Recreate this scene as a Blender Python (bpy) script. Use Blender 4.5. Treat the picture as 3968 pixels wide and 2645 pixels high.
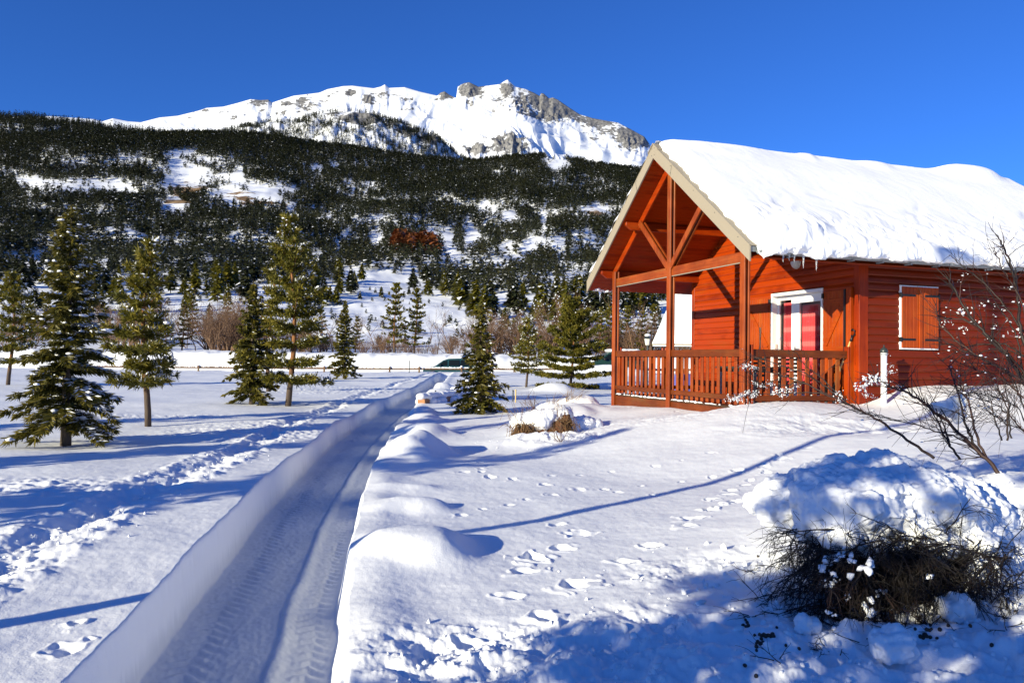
import bpy, bmesh, math, random
import numpy as np
from mathutils import Vector, Matrix, noise as mnoise

scene = bpy.context.scene
for _o in list(bpy.data.objects):
    bpy.data.objects.remove(_o)

# ---------------------------------------------------------------- camera
PITCH, ROLL, YAW = 0.0233, 0.0140, 0.3181
cam_d = bpy.data.cameras.new("camera")
cam = bpy.data.objects.new("camera", cam_d)
scene.collection.objects.link(cam)
scene.camera = cam
cam_d.sensor_width = 36.0
cam_d.lens = 27.0
cam_d.clip_start = 0.05
cam_d.clip_end = 20000.0
cam.matrix_world = Matrix.Rotation(math.pi / 2 + PITCH, 4, 'X') @ Matrix.Rotation(ROLL, 4, 'Z')

# ---------------------------------------------------------------- sun, sky, exposure
SUN_AZ, SUN_EL = math.radians(47.5), math.radians(15.0)      # the way the light travels
SUN_DIR = Vector((math.sin(SUN_AZ) * math.cos(SUN_EL), math.cos(SUN_AZ) * math.cos(SUN_EL), -math.sin(SUN_EL)))
sun_d = bpy.data.lights.new("sun", 'SUN')
sun_d.energy = 5.0
sun_d.angle = math.radians(0.5)
sun_d.color = (1.0, 0.92, 0.67)
sun = bpy.data.objects.new("sun", sun_d)
scene.collection.objects.link(sun)
sun.rotation_euler = SUN_DIR.to_track_quat('-Z', 'Y').to_euler()

world = bpy.data.worlds.new("World")
scene.world = world
world.use_nodes = True
wn, wl = world.node_tree.nodes, world.node_tree.links
wn.clear()
w_out = wn.new('ShaderNodeOutputWorld')
w_bg = wn.new('ShaderNodeBackground')
w_sky = wn.new('ShaderNodeTexSky')
w_sky.sky_type = 'NISHITA'
w_sky.sun_disc = False
w_sky.sun_elevation = SUN_EL
w_sky.sun_rotation = math.pi + SUN_AZ
w_sky.altitude = 1600
w_sky.air_density = 1.0
w_sky.dust_density = 0.1
w_sky.ozone_density = 5.0
w_hs = wn.new('ShaderNodeHueSaturation')
w_hs.inputs['Hue'].default_value = 0.5
w_hs.inputs['Saturation'].default_value = 1.0
w_hs.inputs['Value'].default_value = 1.0
w_bg.inputs['Strength'].default_value = 0.092
w_tint = wn.new('ShaderNodeMix')
w_tint.data_type = 'RGBA'
w_tint.blend_type = 'MULTIPLY'
w_tint.inputs[0].default_value = 1.0
w_tint.inputs[7].default_value = (0.38, 0.71, 1.24, 1)      # the camera's deep violet leaning blue
wl.new(w_sky.outputs[0], w_tint.inputs[6])
wl.new(w_tint.outputs[2], w_hs.inputs['Color'])
wl.new(w_hs.outputs[0], w_bg.inputs['Color'])
wl.new(w_bg.outputs[0], w_out.inputs[0])

scene.view_settings.view_transform = 'Standard'
scene.view_settings.look = 'None'
scene.view_settings.gamma = 1.0
scene.view_settings.exposure = 0.66
scene.cycles.max_bounces = 8
scene.cycles.diffuse_bounces = 5
scene.cycles.transparent_max_bounces = 12

# ---------------------------------------------------------------- helpers
S = 3968 / 2352.0          # the measuring scale used when reading positions off the photograph
F_PX = 2976.0 / S
CX, CY = 1176.0, 1322.5 / S
CRO, SRO, CPI, SPI = math.cos(ROLL), math.sin(ROLL), math.cos(PITCH), math.sin(PITCH)


def ray(x, y):
    du, dv = x - CX, y - CY
    u, v = du * CRO + dv * SRO, -du * SRO + dv * CRO
    d = (u / F_PX, 1.0, -v / F_PX)
    return np.array([d[0], d[1] * CPI - d[2] * SPI, d[1] * SPI + d[2] * CPI])


def at(x, y, depth):
    d = ray(x, y)
    return d * (depth / d[1])


def bearing(x, y):
    d = ray(x, y)
    return math.atan2(d[0], d[1]), d[2] / math.hypot(d[0], d[1])


def seen(X, Y, Z):
    y = Y * CPI + Z * SPI
    z = -Y * SPI + Z * CPI
    u, v = F_PX * X / y, -F_PX * z / y
    return CX + u * CRO - v * SRO, CY + u * SRO + v * CRO


def hsh(i, j, seed):
    h = (i.astype(np.int64) * 374761393 + j.astype(np.int64) * 668265263 + seed * 974634777) & 0x7fffffff
    h = ((h ^ (h >> 13)) * 1274126177) & 0x7fffffff
    return (h ^ (h >> 16)) & 0x7fffffff


def perlin(x, y, seed=0):
    x = np.asarray(x, float); y = np.asarray(y, float)
    xi, yi = np.floor(x), np.floor(y)
    fx, fy = x - xi, y - yi
    u = fx * fx * fx * (fx * (fx * 6 - 15) + 10)
    v = fy * fy * fy * (fy * (fy * 6 - 15) + 10)

    def g(ix, iy, dx, dy):
        a = hsh(ix, iy, seed) * (2 * math.pi / 0x7fffffff)
        return np.cos(a) * dx + np.sin(a) * dy
    n0 = g(xi, yi, fx, fy) * (1 - u) + g(xi + 1, yi, fx - 1, fy) * u
    n1 = g(xi, yi + 1, fx, fy - 1) * (1 - u) + g(xi + 1, yi + 1, fx - 1, fy - 1) * u
    return (n0 * (1 - v) + n1 * v) * 1.5


def fbm(x, y, octaves=4, seed=0, gain=0.5):
    t, a = 0, 1.0
    for k in range(octaves):
        t = t + a * perlin(x, y, seed + 17 * k)
        x, y, a = x * 2.03 + 5.1, y * 2.03 - 3.7, a * gain
    return t


def billow(x, y, octaves=3, seed=0):
    t, a = 0, 1.0
    for k in range(octaves):
        t = t + a * (1 - 2 * np.abs(perlin(x, y, seed + 31 * k)))
        x, y, a = x * 2.1 + 1.7, y * 2.1 + 9.2, a * 0.5
    return t


def sstep(a, b, x):
    t = np.clip((x - a) / (b - a), 0, 1)
    return t * t * (3 - 2 * t)


def grid_faces(n, m, wrap=False):
    i, j = np.meshgrid(np.arange(n - 1), np.arange(m if wrap else m - 1), indexing='ij')
    j2 = (j + 1) % m
    return np.stack([i * m + j, i * m + j2, (i + 1) * m + j2, (i + 1) * m + j], -1).reshape(-1, 4)


def np_mesh(name, V, faces, mats, mi=None, smooth=False, attrs=None):
    """faces: an array n x k, every face of the same size."""
    me = bpy.data.meshes.new(name)
    V = np.ascontiguousarray(V, np.float32); faces = np.ascontiguousarray(faces, np.int32)
    nf, k = faces.shape
    me.vertices.add(len(V)); me.vertices.foreach_set('co', V.ravel())
    me.loops.add(nf * k); me.loops.foreach_set('vertex_index', faces.ravel())
    me.polygons.add(nf)
    me.polygons.foreach_set('loop_start', np.arange(0, nf * k, k, dtype=np.int32))
    me.polygons.foreach_set('loop_total', np.full(nf, k, np.int32))
    for m in mats:
        me.materials.append(m)
    if mi is not None:
        me.polygons.foreach_set('material_index', np.ascontiguousarray(mi, np.int32))
    if smooth:
        me.polygons.foreach_set('use_smooth', np.ones(nf, bool))
    for an, (dom, val) in (attrs or {}).items():
        a = me.attributes.new(an, 'FLOAT', dom)
        a.data.foreach_set('value', np.ascontiguousarray(val, np.float32))
    me.update(calc_edges=True)
    me.validate()
    return me


def link(name, me, parent=None, loc=None, rz=None):
    o = bpy.data.objects.new(name, me)
    scene.collection.objects.link(o)
    if parent is not None:
        o.parent = parent
    if loc is not None:
        o.location = loc
    if rz is not None:
        o.rotation_euler = (0, 0, rz)
    return o


def tag(o, label=None, cat=None, group=None, kind=None):
    if label: o['label'] = label
    if cat: o['category'] = cat
    if group: o['group'] = group
    if kind: o['kind'] = kind
    return o


def thing(name, label, cat, loc=(0, 0, 0), rz=0.0, group=None):
    return tag(link(name, None, None, loc, rz), label, cat, group)


def dup(root, loc, rz, label, group=None, scale=None):
    r = root.copy(); scene.collection.objects.link(r)
    r.location = loc; r.rotation_euler = (0, 0, rz)
    if scale is not None: r.scale = scale if hasattr(scale, '__len__') else (scale,) * 3
    if label: r['label'] = label
    if group: r['group'] = group
    for ch in list(root.children):
        c = ch.copy(); scene.collection.objects.link(c); c.parent = r
        for g in list(ch.children):
            d = g.copy(); scene.collection.objects.link(d); d.parent = c
    return r


class MB:
    """Collects shapes and links them as one mesh object."""
    def __init__(self):
        self.v, self.f, self.m = [], [], []

    def add(self, V, F, m=0):
        o = len(self.v)
        self.v += [tuple(map(float, p)) for p in V]
        self.f += [tuple(int(i) + o for i in f) for f in F]
        self.m += [m] * len(F)

    def box(self, a, b, m=0):
        (x0, y0, z0), (x1, y1, z1) = np.minimum(a, b), np.maximum(a, b)
        V = [(x0, y0, z0), (x1, y0, z0), (x1, y1, z0), (x0, y1, z0), (x0, y0, z1), (x1, y0, z1), (x1, y1, z1), (x0, y1, z1)]
        self.add(V, [(3, 2, 1, 0), (4, 5, 6, 7), (0, 1, 5, 4), (1, 2, 6, 5), (2, 3, 7, 6), (3, 0, 4, 7)], m)

    def beam(self, p, q, w, h, side=(0, 1, 0), m=0):
        """A bar from p to q, w wide along side, h the other way."""
        p, q, s = Vector(p), Vector(q), Vector(side)
        d = (q - p).normalized(); s = (s - d * s.dot(d)).normalized(); n = d.cross(s)
        V = []
        for e in (p, q):
            V += [e - s * w / 2 - n * h / 2, e + s * w / 2 - n * h / 2, e + s * w / 2 + n * h / 2, e - s * w / 2 + n * h / 2]
        self.add(V, [(3, 2, 1, 0), (4, 5, 6, 7), (0, 1, 5, 4), (1, 2, 6, 5), (2, 3, 7, 6), (3, 0, 4, 7)], m)

    def prism(self, pts, axis, a, b, m=0):
        """A polygon in the other two axes, swept along axis from a to b."""
        n = len(pts)
        def put(p, t):
            return (t, p[0], p[1]) if axis == 0 else (p[0], t, p[1]) if axis == 1 else (p[0], p[1], t)
        V = [put(p, a) for p in pts] + [put(p, b) for p in pts]
        F = [tuple(range(n))[::-1], tuple(range(n, 2 * n))] + [(i, (i + 1) % n, n + (i + 1) % n, n + i) for i in range(n)]
        self.add(V, F, m)

    def tube(self, pts, rad, n=6, m=0, cap=True):
        pts = [Vector(p) for p in pts]
        rad = rad if hasattr(rad, '__len__') else [rad] * len(pts)
        V, F = [], []
        ref = Vector((0.31, 0.2, 0.93))
        for i, p in enumerate(pts):
            d = (pts[min(i + 1, len(pts) - 1)] - pts[max(i - 1, 0)])
            d = d.normalized() if d.length > 1e-9 else Vector((0, 0, 1))
            s = d.cross(ref)
            if s.length < 0.1: s = d.cross(Vector((1, 0, 0)))
            s.normalize(); t = d.cross(s)
            for k in range(n):
                a = 2 * math.pi * k / n
                V.append(p + (s * math.cos(a) + t * math.sin(a)) * rad[i])
        for i in range(len(pts) - 1):
            for k in range(n):
                F.append((i * n + k, i * n + (k + 1) % n, (i + 1) * n + (k + 1) % n, (i + 1) * n + k))
        if cap:
            F.append(tuple(range(n))[::-1]); F.append(tuple((len(pts) - 1) * n + k for k in range(n)))
        self.add(V, F, m)

    def lathe(self, prof, c=(0, 0, 0), n=20, m=0):
        V, F = [], []
        for r, z in prof:
            for k in range(n):
                a = 2 * math.pi * k / n
                V.append((c[0] + r * math.cos(a), c[1] + r * math.sin(a), c[2] + z))
        for i in range(len(prof) - 1):
            for k in range(n):
                F.append((i * n + k, i * n + (k + 1) % n, (i + 1) * n + (k + 1) % n, (i + 1) * n + k))
        F.append(tuple(range(n))[::-1]); F.append(tuple((len(prof) - 1) * n + k for k in range(n)))
        self.add(V, F, m)

    def build(self, name, mats, parent=None, bevel=0.0, smooth=False, loc=None, rz=None):
        me = bpy.data.meshes.new(name)
        me.from_pydata(self.v, [], self.f)
        mats = mats if isinstance(mats, (list, tuple)) else [mats]
        for m in mats: me.materials.append(m)
        me.polygons.foreach_set('material_index', self.m)
        bm = bmesh.new(); bm.from_mesh(me)
        bmesh.ops.recalc_face_normals(bm, faces=bm.faces)
        if bevel:
            bmesh.ops.bevel(bm, geom=list(bm.edges), offset=bevel, offset_type='OFFSET', segments=1, affect='EDGES', clamp_overlap=True)
        if smooth:
            for f in bm.faces: f.smooth = True
        bm.to_mesh(me); bm.free()
        return link(name, me, parent, loc, rz)


def _ico(sub):
    bm = bmesh.new(); bmesh.ops.create_icosphere(bm, subdivisions=sub, radius=1.0)
    V = np.array([v.co[:] for v in bm.verts]); F = np.array([[v.index for v in f.verts] for f in bm.faces]); bm.free()
    return V, F


ICO1, ICO2, ICO3 = _ico(1), _ico(2), _ico(3)


class Tris:
    """Collects many small triangles for foliage, twigs and clumps of snow."""
    def __init__(self):
        self.V, self.F, self.T, self.n = [], [], [], 0

    def add(self, V, F, t=0.5):
        V = np.asarray(V, float); F = np.asarray(F, int)
        self.V.append(V); self.F.append(F + self.n); self.n += len(V)
        self.T.append(np.full(len(F), t) if np.isscalar(t) else t)

    def blob(self, c, r, rng, ico=ICO1, rough=0.25, t=0.5):
        V, F = ico
        k = rng.uniform(-3, 3, 3)
        d = 1 + rough * (np.sin(V @ np.array([2.7, 1.1, 0.6]) + k[0]) + np.sin(V @ np.array([-1.2, 2.9, 1.7]) + k[1])) * 0.5 + rng.uniform(-rough, rough, len(V)) * 0.35
        self.add(V * d[:, None] * np.asarray(r) + np.asarray(c), F, t)

    def build(self, name, mats, parent=None, smooth=False):
        if not self.V: return None
        me = np_mesh(name, np.concatenate(self.V), np.concatenate(self.F), mats if isinstance(mats, list) else [mats], smooth=smooth,
                     attrs={'tint': ('FACE', np.concatenate(self.T))})
        return link(name, me, parent)


# ---------------------------------------------------------------- materials
def mat(name, color=(0.5, 0.5, 0.5), rough=0.6, metal=0.0, spec=0.5):
    m = bpy.data.materials.new(name); m.use_nodes = True
    b = m.node_tree.nodes['Principled BSDF']
    b.inputs['Base Color'].default_value = (*color, 1); b.inputs['Roughness'].default_value = rough
    b.inputs['Metallic'].default_value = metal; b.inputs['Specular IOR Level'].default_value = spec
    return m


def N(m, kind, **kw):
    n = m.node_tree.nodes.new(kind)
    for k, v in kw.items():
        if k in n.inputs: n.inputs[k].default_value = v
        else: setattr(n, k, v)
    return n


def L(m, a, b):
    m.node_tree.links.new(a, b)


def bsdf(m):
    return m.node_tree.nodes['Principled BSDF']


def coords(m, scale=(1, 1, 1)):
    tc = N(m, 'ShaderNodeTexCoord'); mp = N(m, 'ShaderNodeMapping')
    mp.inputs['Scale'].default_value = scale
    L(m, tc.outputs['Object'], mp.inputs['Vector'])
    return mp.outputs['Vector']


def ramp(m, stops, interp='LINEAR'):
    r = N(m, 'ShaderNodeValToRGB'); cr = r.color_ramp; cr.interpolation = interp
    while len(cr.elements) < len(stops): cr.elements.new(0.5)
    for e, (p, c) in zip(cr.elements, stops):
        e.position = p; e.color = (*c, 1) if len(c) == 3 else c
    return r


def snow_mat(name, grain=110.0, gs=0.35, mid=9.0, ms=0.3, color=(0.88, 0.89, 0.91), packed=False):
    m = mat(name, color, 0.55, 0, 0.25)
    v = coords(m)
    n1 = N(m, 'ShaderNodeTexNoise'); n1.inputs['Scale'].default_value = grain; n1.inputs['Detail'].default_value = 3; L(m, v, n1.inputs['Vector'])
    n2 = N(m, 'ShaderNodeTexNoise'); n2.inputs['Scale'].default_value = mid; n2.inputs['Detail'].default_value = 5; n2.inputs['Roughness'].default_value = 0.6; L(m, v, n2.inputs['Vector'])
    b1 = N(m, 'ShaderNodeBump'); b1.inputs['Strength'].default_value = gs; b1.inputs['Distance'].default_value = 0.6 / grain
    b2 = N(m, 'ShaderNodeBump'); b2.inputs['Strength'].default_value = ms; b2.inputs['Distance'].default_value = 0.25 / mid
    L(m, n1.outputs['Fac'], b1.inputs['Height']); L(m, n2.outputs['Fac'], b2.inputs['Height'])
    L(m, b2.outputs['Normal'], b1.inputs['Normal']); L(m, b1.outputs['Normal'], bsdf(m).inputs['Normal'])
    b = bsdf(m)
    if packed:
        a = N(m, 'ShaderNodeAttribute', attribute_name='packed')
        mx = N(m, 'ShaderNodeMix', data_type='RGBA'); L(m, a.outputs['Fac'], mx.inputs[0]); mx.inputs[6].default_value = (*color, 1); mx.inputs[7].default_value = (0.60, 0.62, 0.66, 1)
        L(m, mx.outputs[2], b.inputs['Base Color'])
    return m


M = {}
M['snow'] = snow_mat('snow', 95.0, 0.34, 7.0, 0.10, packed=True)
M['snow_roof'] = snow_mat('roof snow', 60.0, 0.30, 6.0, 0.12)
M['crumb'] = mat('snow crumbs', (0.88, 0.89, 0.91), 0.6, 0, 0.2)
M['snow_clump'] = snow_mat('clinging snow', 60.0, 0.25, 12.0, 0.3)
M['snow_far'] = mat('far snow', (0.86, 0.88, 0.92), 0.6, 0, 0.1)


def wood(name, dark, light, axis, board=None, rough=0.42, knots=True):
    """Stained softwood with grain along an axis (0 x, 1 y, 2 z); board = (axis, width) gives each board its own tone."""
    m = mat(name, light, rough, 0, 0.18)
    sc = [38.0, 38.0, 38.0]; sc[axis] = 1.6
    g = N(m, 'ShaderNodeTexNoise'); g.inputs['Scale'].default_value = 1.0; g.inputs['Detail'].default_value = 6; g.inputs['Roughness'].default_value = 0.65
    L(m, coords(m, sc), g.inputs['Vector'])
    w = N(m, 'ShaderNodeTexNoise'); w.inputs['Scale'].default_value = 1.7; w.inputs['Detail'].default_value = 4
    L(m, coords(m), w.inputs['Vector'])
    mixf = N(m, 'ShaderNodeMath', operation='MULTIPLY_ADD'); L(m, g.outputs['Fac'], mixf.inputs[0]); mixf.inputs[1].default_value = 0.75
    L(m, w.outputs['Fac'], mixf.inputs[2])
    last = mixf.outputs[0]
    if board:
        sep = N(m, 'ShaderNodeSeparateXYZ'); L(m, coords(m), sep.inputs[0])
        dv = N(m, 'ShaderNodeMath', operation='DIVIDE'); L(m, sep.outputs[board[0]], dv.inputs[0]); dv.inputs[1].default_value = board[1]
        fl = N(m, 'ShaderNodeMath', operation='FLOOR'); L(m, dv.outputs[0], fl.inputs[0])
        wn_ = N(m, 'ShaderNodeTexWhiteNoise', noise_dimensions='1D'); L(m, fl.outputs[0], wn_.inputs['W'])
        ad = N(m, 'ShaderNodeMath', operation='MULTIPLY_ADD'); L(m, wn_.outputs['Value'], ad.inputs[0]); ad.inputs[1].default_value = 0.42; L(m, last, ad.inputs[2])
        last = ad.outputs[0]
    mid_c = tuple((a + b) / 2 for a, b in zip(dark, light))
    r = ramp(m, [(0.45, dark), (0.85, mid_c), (1.25 if False else 1.0, light)])
    L(m, last, r.inputs['Fac'])
    col = r.outputs['Color']
    ws = [5.0, 5.0, 5.0]; ws[axis] = 0.7
    wz = N(m, 'ShaderNodeTexNoise'); wz.inputs['Scale'].default_value = 1.0; wz.inputs['Detail'].default_value = 7; wz.inputs['Roughness'].default_value = 0.7; L(m, coords(m, ws), wz.inputs['Vector'])
    wr = ramp(m, [(0.52, (0, 0, 0)), (0.72, (0.55, 0.55, 0.55))]); L(m, wz.outputs['Fac'], wr.inputs['Fac'])
    wx = N(m, 'ShaderNodeMix', data_type='RGBA'); L(m, wr.outputs['Color'], wx.inputs[0]); L(m, col, wx.inputs[6])
    wx.inputs[7].default_value = (light[0] * 0.85, light[1] * 1.7 + 0.012, light[2] * 1.5 + 0.010, 1); col = wx.outputs[2]      # stain worn thin by the weather
    if knots:
        vo = N(m, 'ShaderNodeTexVoronoi'); vo.inputs['Scale'].default_value = 1.0
        ks = [9.0, 9.0, 9.0]; ks[axis] = 3.0
        L(m, coords(m, ks), vo.inputs['Vector'])
        kr = ramp(m, [(0.05, (0.35, 0.3, 0.3)), (0.11, (1, 1, 1))]); L(m, vo.outputs['Distance'], kr.inputs['Fac'])
        mx = N(m, 'ShaderNodeMix', data_type='RGBA', blend_type='MULTIPLY'); mx.inputs[0].default_value = 0.7
        L(m, col, mx.inputs[6]); L(m, kr.outputs['Color'], mx.inputs[7]); col = mx.outputs[2]
    L(m, col, bsdf(m).inputs['Base Color'])
    bp = N(m, 'ShaderNodeBump'); bp.inputs['Strength'].default_value = 0.25; bp.inputs['Distance'].default_value = 0.004
    L(m, g.outputs['Fac'], bp.inputs['Height']); L(m, bp.outputs['Normal'], bsdf(m).inputs['Normal'])
    return m


RED_D, RED_L = (0.14, 0.010, 0.001), (0.32, 0.034, 0.0015)
for _ax, _n in ((0, 'x'), (1, 'y'), (2, 'z')):
    M['wood_' + _n] = wood('red stained wood ' + _n, RED_D, RED_L, _ax)
    M['worn_' + _n] = wood('worn stained wood ' + _n, (0.13, 0.018, 0.003), (0.30, 0.058, 0.010), _ax)
    M['brown_' + _n] = wood('brown stained wood ' + _n, (0.085, 0.017, 0.004), (0.16, 0.035, 0.007), _ax)
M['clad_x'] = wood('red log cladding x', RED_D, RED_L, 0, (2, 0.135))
M['clad_y_shaded'] = wood('shaded red log cladding y', (0.065, 0.006, 0.001), (0.150, 0.016, 0.0015), 1, (2, 0.135))  # darker copy of the cladding: grazing light on the long wall put into colour
M['soffit'] = wood('red soffit boards', RED_D, RED_L, 1, (0, 0.09))
M['shutter_z'] = wood('orange stained wood', (0.24, 0.027, 0.002), (0.38, 0.056, 0.003), 2)
M['shutter_x'] = wood('orange stained wood x', (0.24, 0.027, 0.002), (0.38, 0.056, 0.003), 0)
M['deckwood'] = wood('dark wet deck wood', (0.035, 0.022, 0.015), (0.09, 0.05, 0.03), 0)
M['fence_wood'] = wood('weathered fence wood', (0.07, 0.04, 0.025), (0.16, 0.09, 0.05), 0)
M['log_end'] = wood('cut log end', (0.25, 0.10, 0.04), (0.42, 0.19, 0.08), 1)
M['barge'] = mat('beige painted metal', (0.30, 0.255, 0.19), 0.5, 0, 0.2)
M['gutter'] = mat('grey gutter', (0.22, 0.24, 0.25), 0.4)
M['pvc'] = mat('white plastic', (0.80, 0.80, 0.80), 0.35)
M['black'] = mat('black plastic', (0.012, 0.012, 0.013), 0.4)
M['iron'] = mat('black iron', (0.010, 0.010, 0.011), 0.5, 0.2)
M['steel'] = mat('steel', (0.55, 0.55, 0.55), 0.3, 1.0)
M['lampglass'] = mat('cream lamp', (0.62, 0.60, 0.52), 0.4)
M['darkcap'] = mat('dark green grey metal', (0.03, 0.04, 0.04), 0.35)
M['handle_wood'] = mat('pale ash handle', (0.62, 0.42, 0.16), 0.5)
M['dark_room'] = mat('dark interior', (0.05, 0.035, 0.03), 0.8)
M['blue_plastic'] = mat('blue plastic', (0.10, 0.10, 0.35), 0.5)
m = mat('pink red curtain', (0.62, 0.05, 0.06), 0.8); M['curtain'] = m
_v = coords(m); _w = N(m, 'ShaderNodeTexWave', wave_type='BANDS', bands_direction='Z'); _w.inputs['Scale'].default_value = 1.05; _w.inputs['Distortion'].default_value = 0.0
L(m, _v, _w.inputs['Vector'])
_r = ramp(m, [(0.35, (0.62, 0.045, 0.055)), (0.7, (0.70, 0.065, 0.075)), (0.86, (0.74, 0.15, 0.15))]); L(m, _w.outputs['Fac'], _r.inputs['Fac']); L(m, _r.outputs['Color'], bsdf(m).inputs['Base Color'])
# window glass that sunlight passes through
m = bpy.data.materials.new('window glass'); m.use_nodes = True; M['glass'] = m
m.node_tree.nodes.clear()
_o = N(m, 'ShaderNodeOutputMaterial'); _t = N(m, 'ShaderNodeBsdfTransparent'); _g = N(m, 'ShaderNodeBsdfGlossy'); _f = N(m, 'ShaderNodeFresnel'); _x = N(m, 'ShaderNodeMixShader')
_g.inputs['Roughness'].default_value = 0.02; _f.inputs['IOR'].default_value = 1.5; _t.inputs['Color'].default_value = (0.9, 0.9, 0.9, 1)
L(m, _f.outputs[0], _x.inputs[0]); L(m, _t.outputs[0], _x.inputs[1]); L(m, _g.outputs[0], _x.inputs[2]); L(m, _x.outputs[0], _o.inputs[0])
# ice
m = mat('ice', (0.85, 0.9, 0.95), 0.12); bsdf(m).inputs['Transmission Weight'].default_value = 0.75; bsdf(m).inputs['IOR'].default_value = 1.31; M['ice'] = m


def foliage(name, stops, rough=0.55, thin=0.0):
    m = mat(name, stops[0], rough, 0, 0.3)
    a = N(m, 'ShaderNodeAttribute', attribute_name='tint')
    r = ramp(m, [(i / (len(stops) - 1), c) for i, c in enumerate(stops)]); L(m, a.outputs['Fac'], r.inputs['Fac'])
    L(m, r.outputs['Color'], bsdf(m).inputs['Base Color'])
    if thin:
        t = N(m, 'ShaderNodeBsdfTranslucent'); L(m, r.outputs['Color'], t.inputs['Color'])
        x = N(m, 'ShaderNodeMixShader'); x.inputs[0].default_value = thin
        L(m, bsdf(m).outputs[0], x.inputs[1]); L(m, t.outputs[0], x.inputs[2])
        L(m, x.outputs[0], m.node_tree.nodes['Material Output'].inputs['Surface'])
    return m


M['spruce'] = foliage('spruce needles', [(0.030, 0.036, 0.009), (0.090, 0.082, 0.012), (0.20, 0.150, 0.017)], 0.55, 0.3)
M['pine'] = foliage('pine needles', [(0.060, 0.066, 0.010), (0.145, 0.130, 0.016), (0.27, 0.21, 0.022)], 0.55, 0.3)
M['far_pine'] = foliage('hillside pine needles', [(0.010, 0.016, 0.007), (0.030, 0.035, 0.011), (0.058, 0.052, 0.016)], 0.7)
M['frost'] = foliage('frosted needles', [(0.55, 0.58, 0.62), (0.80, 0.82, 0.86)])
M['russet'] = foliage('russet leaves', [(0.13, 0.045, 0.015), (0.26, 0.085, 0.025)])
M['twig_brown'] = foliage('brown twigs', [(0.07, 0.045, 0.03), (0.17, 0.095, 0.055), (0.25, 0.15, 0.085)])
M['twig_dark'] = foliage('dark twigs', [(0.008, 0.007, 0.006), (0.024, 0.015, 0.012), (0.075, 0.028, 0.020)])
M['drygrass'] = foliage('dry grass', [(0.12, 0.06, 0.03), (0.32, 0.2, 0.09)])


def bark(name, a, b):
    m = mat(name, a, 0.85, 0, 0.2)
    n = N(m, 'ShaderNodeTexNoise'); n.inputs['Scale'].default_value = 1.0; n.inputs['Detail'].default_value = 6; L(m, coords(m, (22, 22, 6)), n.inputs['Vector'])
    r = ramp(m, [(0.3, a), (0.7, b)]); L(m, n.outputs['Fac'], r.inputs['Fac']); L(m, r.outputs['Color'], bsdf(m).inputs['Base Color'])
    bp = N(m, 'ShaderNodeBump'); bp.inputs['Strength'].default_value = 0.6; bp.inputs['Distance'].default_value = 0.02
    L(m, n.outputs['Fac'], bp.inputs['Height']); L(m, bp.outputs['Normal'], bsdf(m).inputs['Normal'])
    return m


M['bark'] = bark('grey brown bark', (0.045, 0.035, 0.028), (0.15, 0.115, 0.085))
M['bark_pine'] = bark('orange pine bark', (0.09, 0.045, 0.025), (0.33, 0.15, 0.06))
_m = M['bark_pine']; _sz = N(_m, 'ShaderNodeSeparateXYZ'); L(_m, coords(_m), _sz.inputs[0])
_mr = N(_m, 'ShaderNodeMapRange'); _mr.inputs['From Min'].default_value = 0.5; _mr.inputs['From Max'].default_value = 1.3; L(_m, _sz.outputs[2], _mr.inputs['Value'])
_mx = N(_m, 'ShaderNodeMix', data_type='RGBA'); L(_m, _mr.outputs[0], _mx.inputs[0]); _mx.inputs[6].default_value = (0.085, 0.062, 0.048, 1)
_src = bsdf(_m).inputs['Base Color'].links[0].from_socket; L(_m, _src, _mx.inputs[7]); L(_m, _mx.outputs[2], bsdf(_m).inputs['Base Color'])
M['soil'] = bark('red brown earth', (0.04, 0.02, 0.012), (0.17, 0.065, 0.03))
M['pellet'] = mat('brown pellet', (0.030, 0.018, 0.010), 0.55)
M['pellet2'] = mat('rusty pellet', (0.16, 0.06, 0.015), 0.55)
# ---------------------------------------------------------------- cabin frame of reference
CAB = np.array([4.0271, 13.2924])
UD = np.array([math.sin(YAW), -math.cos(YAW)])       # along the gable, towards the near corner
VD = np.array([math.cos(YAW), math.sin(YAW)])        # along the long wall, away from the gable
CAB_BASE = -0.95


def cab(u, v):
    return CAB + u * UD + v * VD


# ---------------------------------------------------------------- the snowy ground
_ctrl = [(-3, 4, -1.36), (-3, 8, -1.36), (-4.2, 15, -1.36), (-8, 6, -1.36), (-8, 12, -1.38), (-10, 20, -1.36), (-6, 30, -1.36), (-15, 40, -1.36),
         (-20, 20, -1.4), (-30, 50, -1.25), (-10, 50, -1.2), (-4, 45, -1.3), (5, 45, -1.2), (-25, 60, -1.25), (-10, 60, -1.15), (0, 60, -1.0), (8, 60, -0.95), (25, 55, -1.0),
         (-0.6, 3.5, -1.36), (-1, 6, -1.36), (-1.7, 10, -1.36), (0, 2, -1.36), (1, 3.4, -1.27), (2, 3.4, -1.22), (1.2, 5, -1.28), (2.6, 4.4, -1.0),
         (3.1, 4.9, -0.80), (3.7, 5.6, -0.78), (4.6, 6.6, -0.78), (2.6, 5.6, -0.98), (2.8, 7.0, -1.12), (4, 8.2, -1.0), (5.5, 9.5, -0.8), (0.5, 8, -1.36), (2, 8.5, -1.28),
         (2, 11, -1.18), (0, 12, -1.36), (0.6, 13.6, -1.24), (0, 19, -1.36), (3, 36, -1.36), (0.8, 25, -1.36), (-2.2, 22, -1.36), (8, 40, -1.3), (4, 28, -1.36),
         (0, -3, -1.4), (8, -3, -1.3), (-8, -3, -1.4), (0, -12, -1.4), (12, 2, -1.1), (20, 10, -1.1), (25, 30, -1.2), (-20, -10, -1.4), (20, -15, -1.4), (-25, 5, -1.4)]
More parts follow.
